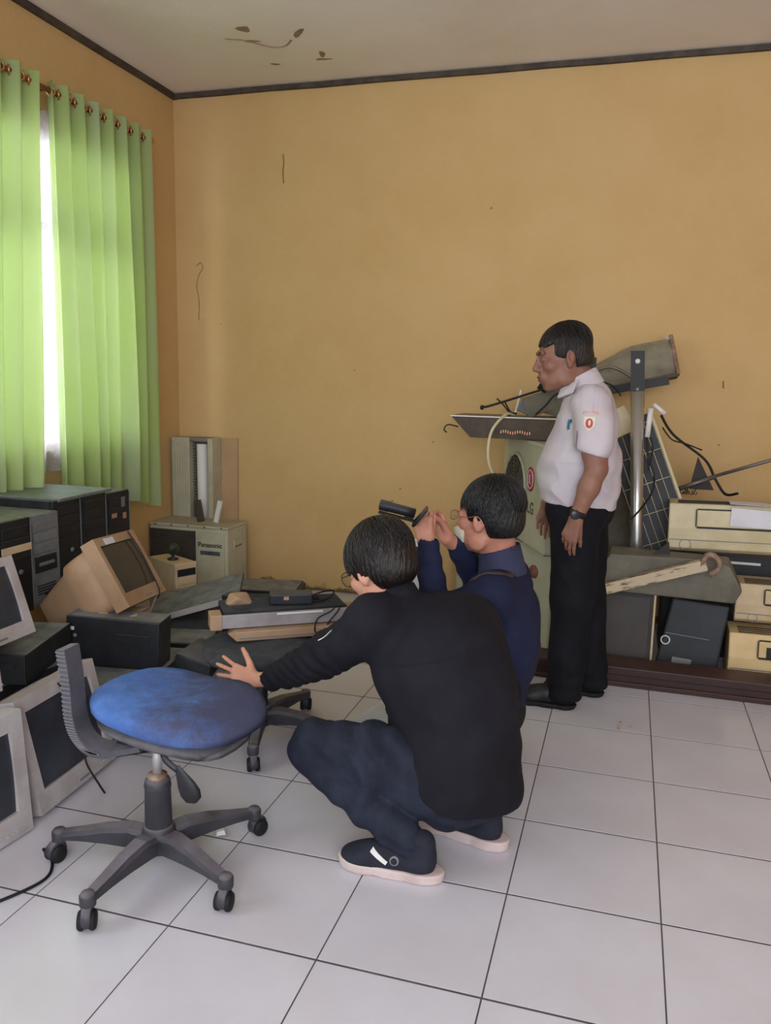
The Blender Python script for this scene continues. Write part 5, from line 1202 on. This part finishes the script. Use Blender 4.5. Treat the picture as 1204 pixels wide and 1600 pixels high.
# trousers
s = SDF((-.14, .04, .04), (.24, .5, .95), .0065)
s.ell((.06, .27, .86), (.145, .165, .12), k=.04).chain([(.05, .195, .82), (.055, .18, .48), (.045, .185, .06)], [.108, .088, .076], k=.03).chain([(.075, .35, .82), (.10, .36, .48), (.145, .365, .06)], [.105, .085, .074], k=.02)
s.fn(lambda F, X, Y, Z: wr(F, X, Y, Z, .0035, 25, 20, 22, 1)+.003*np.sin(85*Z)*np.clip((.2-Z)/.1, 0, 1)); s.plane((0, 0, .04), (0, 0, -1)); s.plane((0, 0, .93), (0, 0, 1))
build_np('trousers', [s.mesh(2)], M_trs, rootB)
shoe(rootB, (.085, .175, 0), 178, .25, M_bshoe, M_bsole, label='black leather shoe'); shoe(rootB, (.195, .36, 0), 175, .25, M_bshoe, M_bsole, label='black leather shoe')
# pocket, pen, placket seam, epaulet, sleeve patch
dB = Vector((.55, .83, 0))
on_surface(shirtB, (-.035, .0, 1.175), dB, (.83, -.55, 0), (0, 0, 1), .095, .034, 10, 4, .007).build('pocket_flap', M_shw, shirtB, True)
on_surface(shirtB, (-.035, .0, 1.11), dB, (.83, -.55, 0), (0, 0, 1), .09, .105, 10, 8, .004).build('pocket', M_shw, shirtB, True)
on_surface(shirtB, (-.068, .0, 1.205), dB, (.83, -.55, 0.2), (0, 0, 1), .009, .034, 2, 4, .007).build('blue_pen', mat('teal_pen', '#1F6F8C', rough=.4), shirtB, True)
on_surface(shirtB, (-.06, .0, 1.225), dB, (.83, -.55, 0.2), (0, 0, 1), .018, .014, 3, 3, .008).build('pen_clip', mat('teal_pen', '#1F6F8C'), shirtB, True)
on_surface(shirtB, (.075, .05, 1.38), (0, .0, -1), (1, 0, 0), (0, 1, 0), .045, .1, 5, 8, .004).build('epaulet', M_shw, shirtB, True)
dS = Vector((.1, 1, 0)); uS = (1, -.1, 0)
M_or = mat('orange_embroidery', '#D99A72', rough=.8)
on_surface(shirtB, (.078, -.1, 1.222), dS, uS, (0, 0, 1), .05, .062, 10, 10, .0016, lambda a, b: (a*(1 if b > -.1 else 1-.9*(-.1-b)/.4), b)).build('shield_patch', mat('pale_green_patch', '#B9BBA0', rough=.8), shirtB, True)
on_surface(shirtB, (.078, -.1, 1.222), dS, uS, (0, 0, 1), .042, .054, 10, 10, .0024, lambda a, b: (a*(1 if b > -.1 else 1-.9*(-.1-b)/.4), b)).build('shield_field', mat('cream_patch', '#D4C9C0', rough=.8), shirtB, True)
on_surface(shirtB, (.078, -.1, 1.224), dS, uS, (0, 0, 1), .028, .038, 8, 8, .0032, disc).build('red_emblem', mat('red_embroidery', '#B8484A', rough=.8), shirtB, True)
on_surface(shirtB, (.079, -.1, 1.226), dS, uS, (0, 0, 1), .009, .022, 4, 6, .004, disc).build('emblem_centre', mat('cream_patch', '#D4C9C0'), shirtB, True)
for k in range(8):
    a = (k-3.5)/3.5; on_surface(shirtB, (.078+.028*a, -.1, 1.262+.006*(1-a*a)), dS, uS, (0, 0, 1), .0055, .009, 2, 2, .002).build('arc_letter', M_or, shirtB, True)
# watch
d = (Vector(wLb)-Vector(eL)).normalized(); wc = Vector(wLb)-d*.02
R = d.to_track_quat('Z', 'Y').to_matrix()
wt = MB().lathe([(.028, -.012), (.0315, -.012), (.0325, 0), (.0315, .012), (.028, .012)], wc, 'Z', 24, R=R).build('watch', mat('black_watch', '#15161A', rough=.5), rootB, True)
MB().lathe([(.001, .0), (.019, .0), (.019, -.009), (.016, -.011), (.001, -.011)], wc+Vector((-.01, -.029, 0)), 'Y', 20, R=Matrix.Rotation(.3, 3, 'Z')).build('watch_case', mat('dark_watch_case', '#22252C', rough=.3), wt, True)
MB().tube([Vector(wRb)+Vector((-.012, -.005, -.105)), Vector(wRb)+Vector((-.012, .01, -.106))], .009, 10).build('ring', M_silver, rootB, True) if False else None
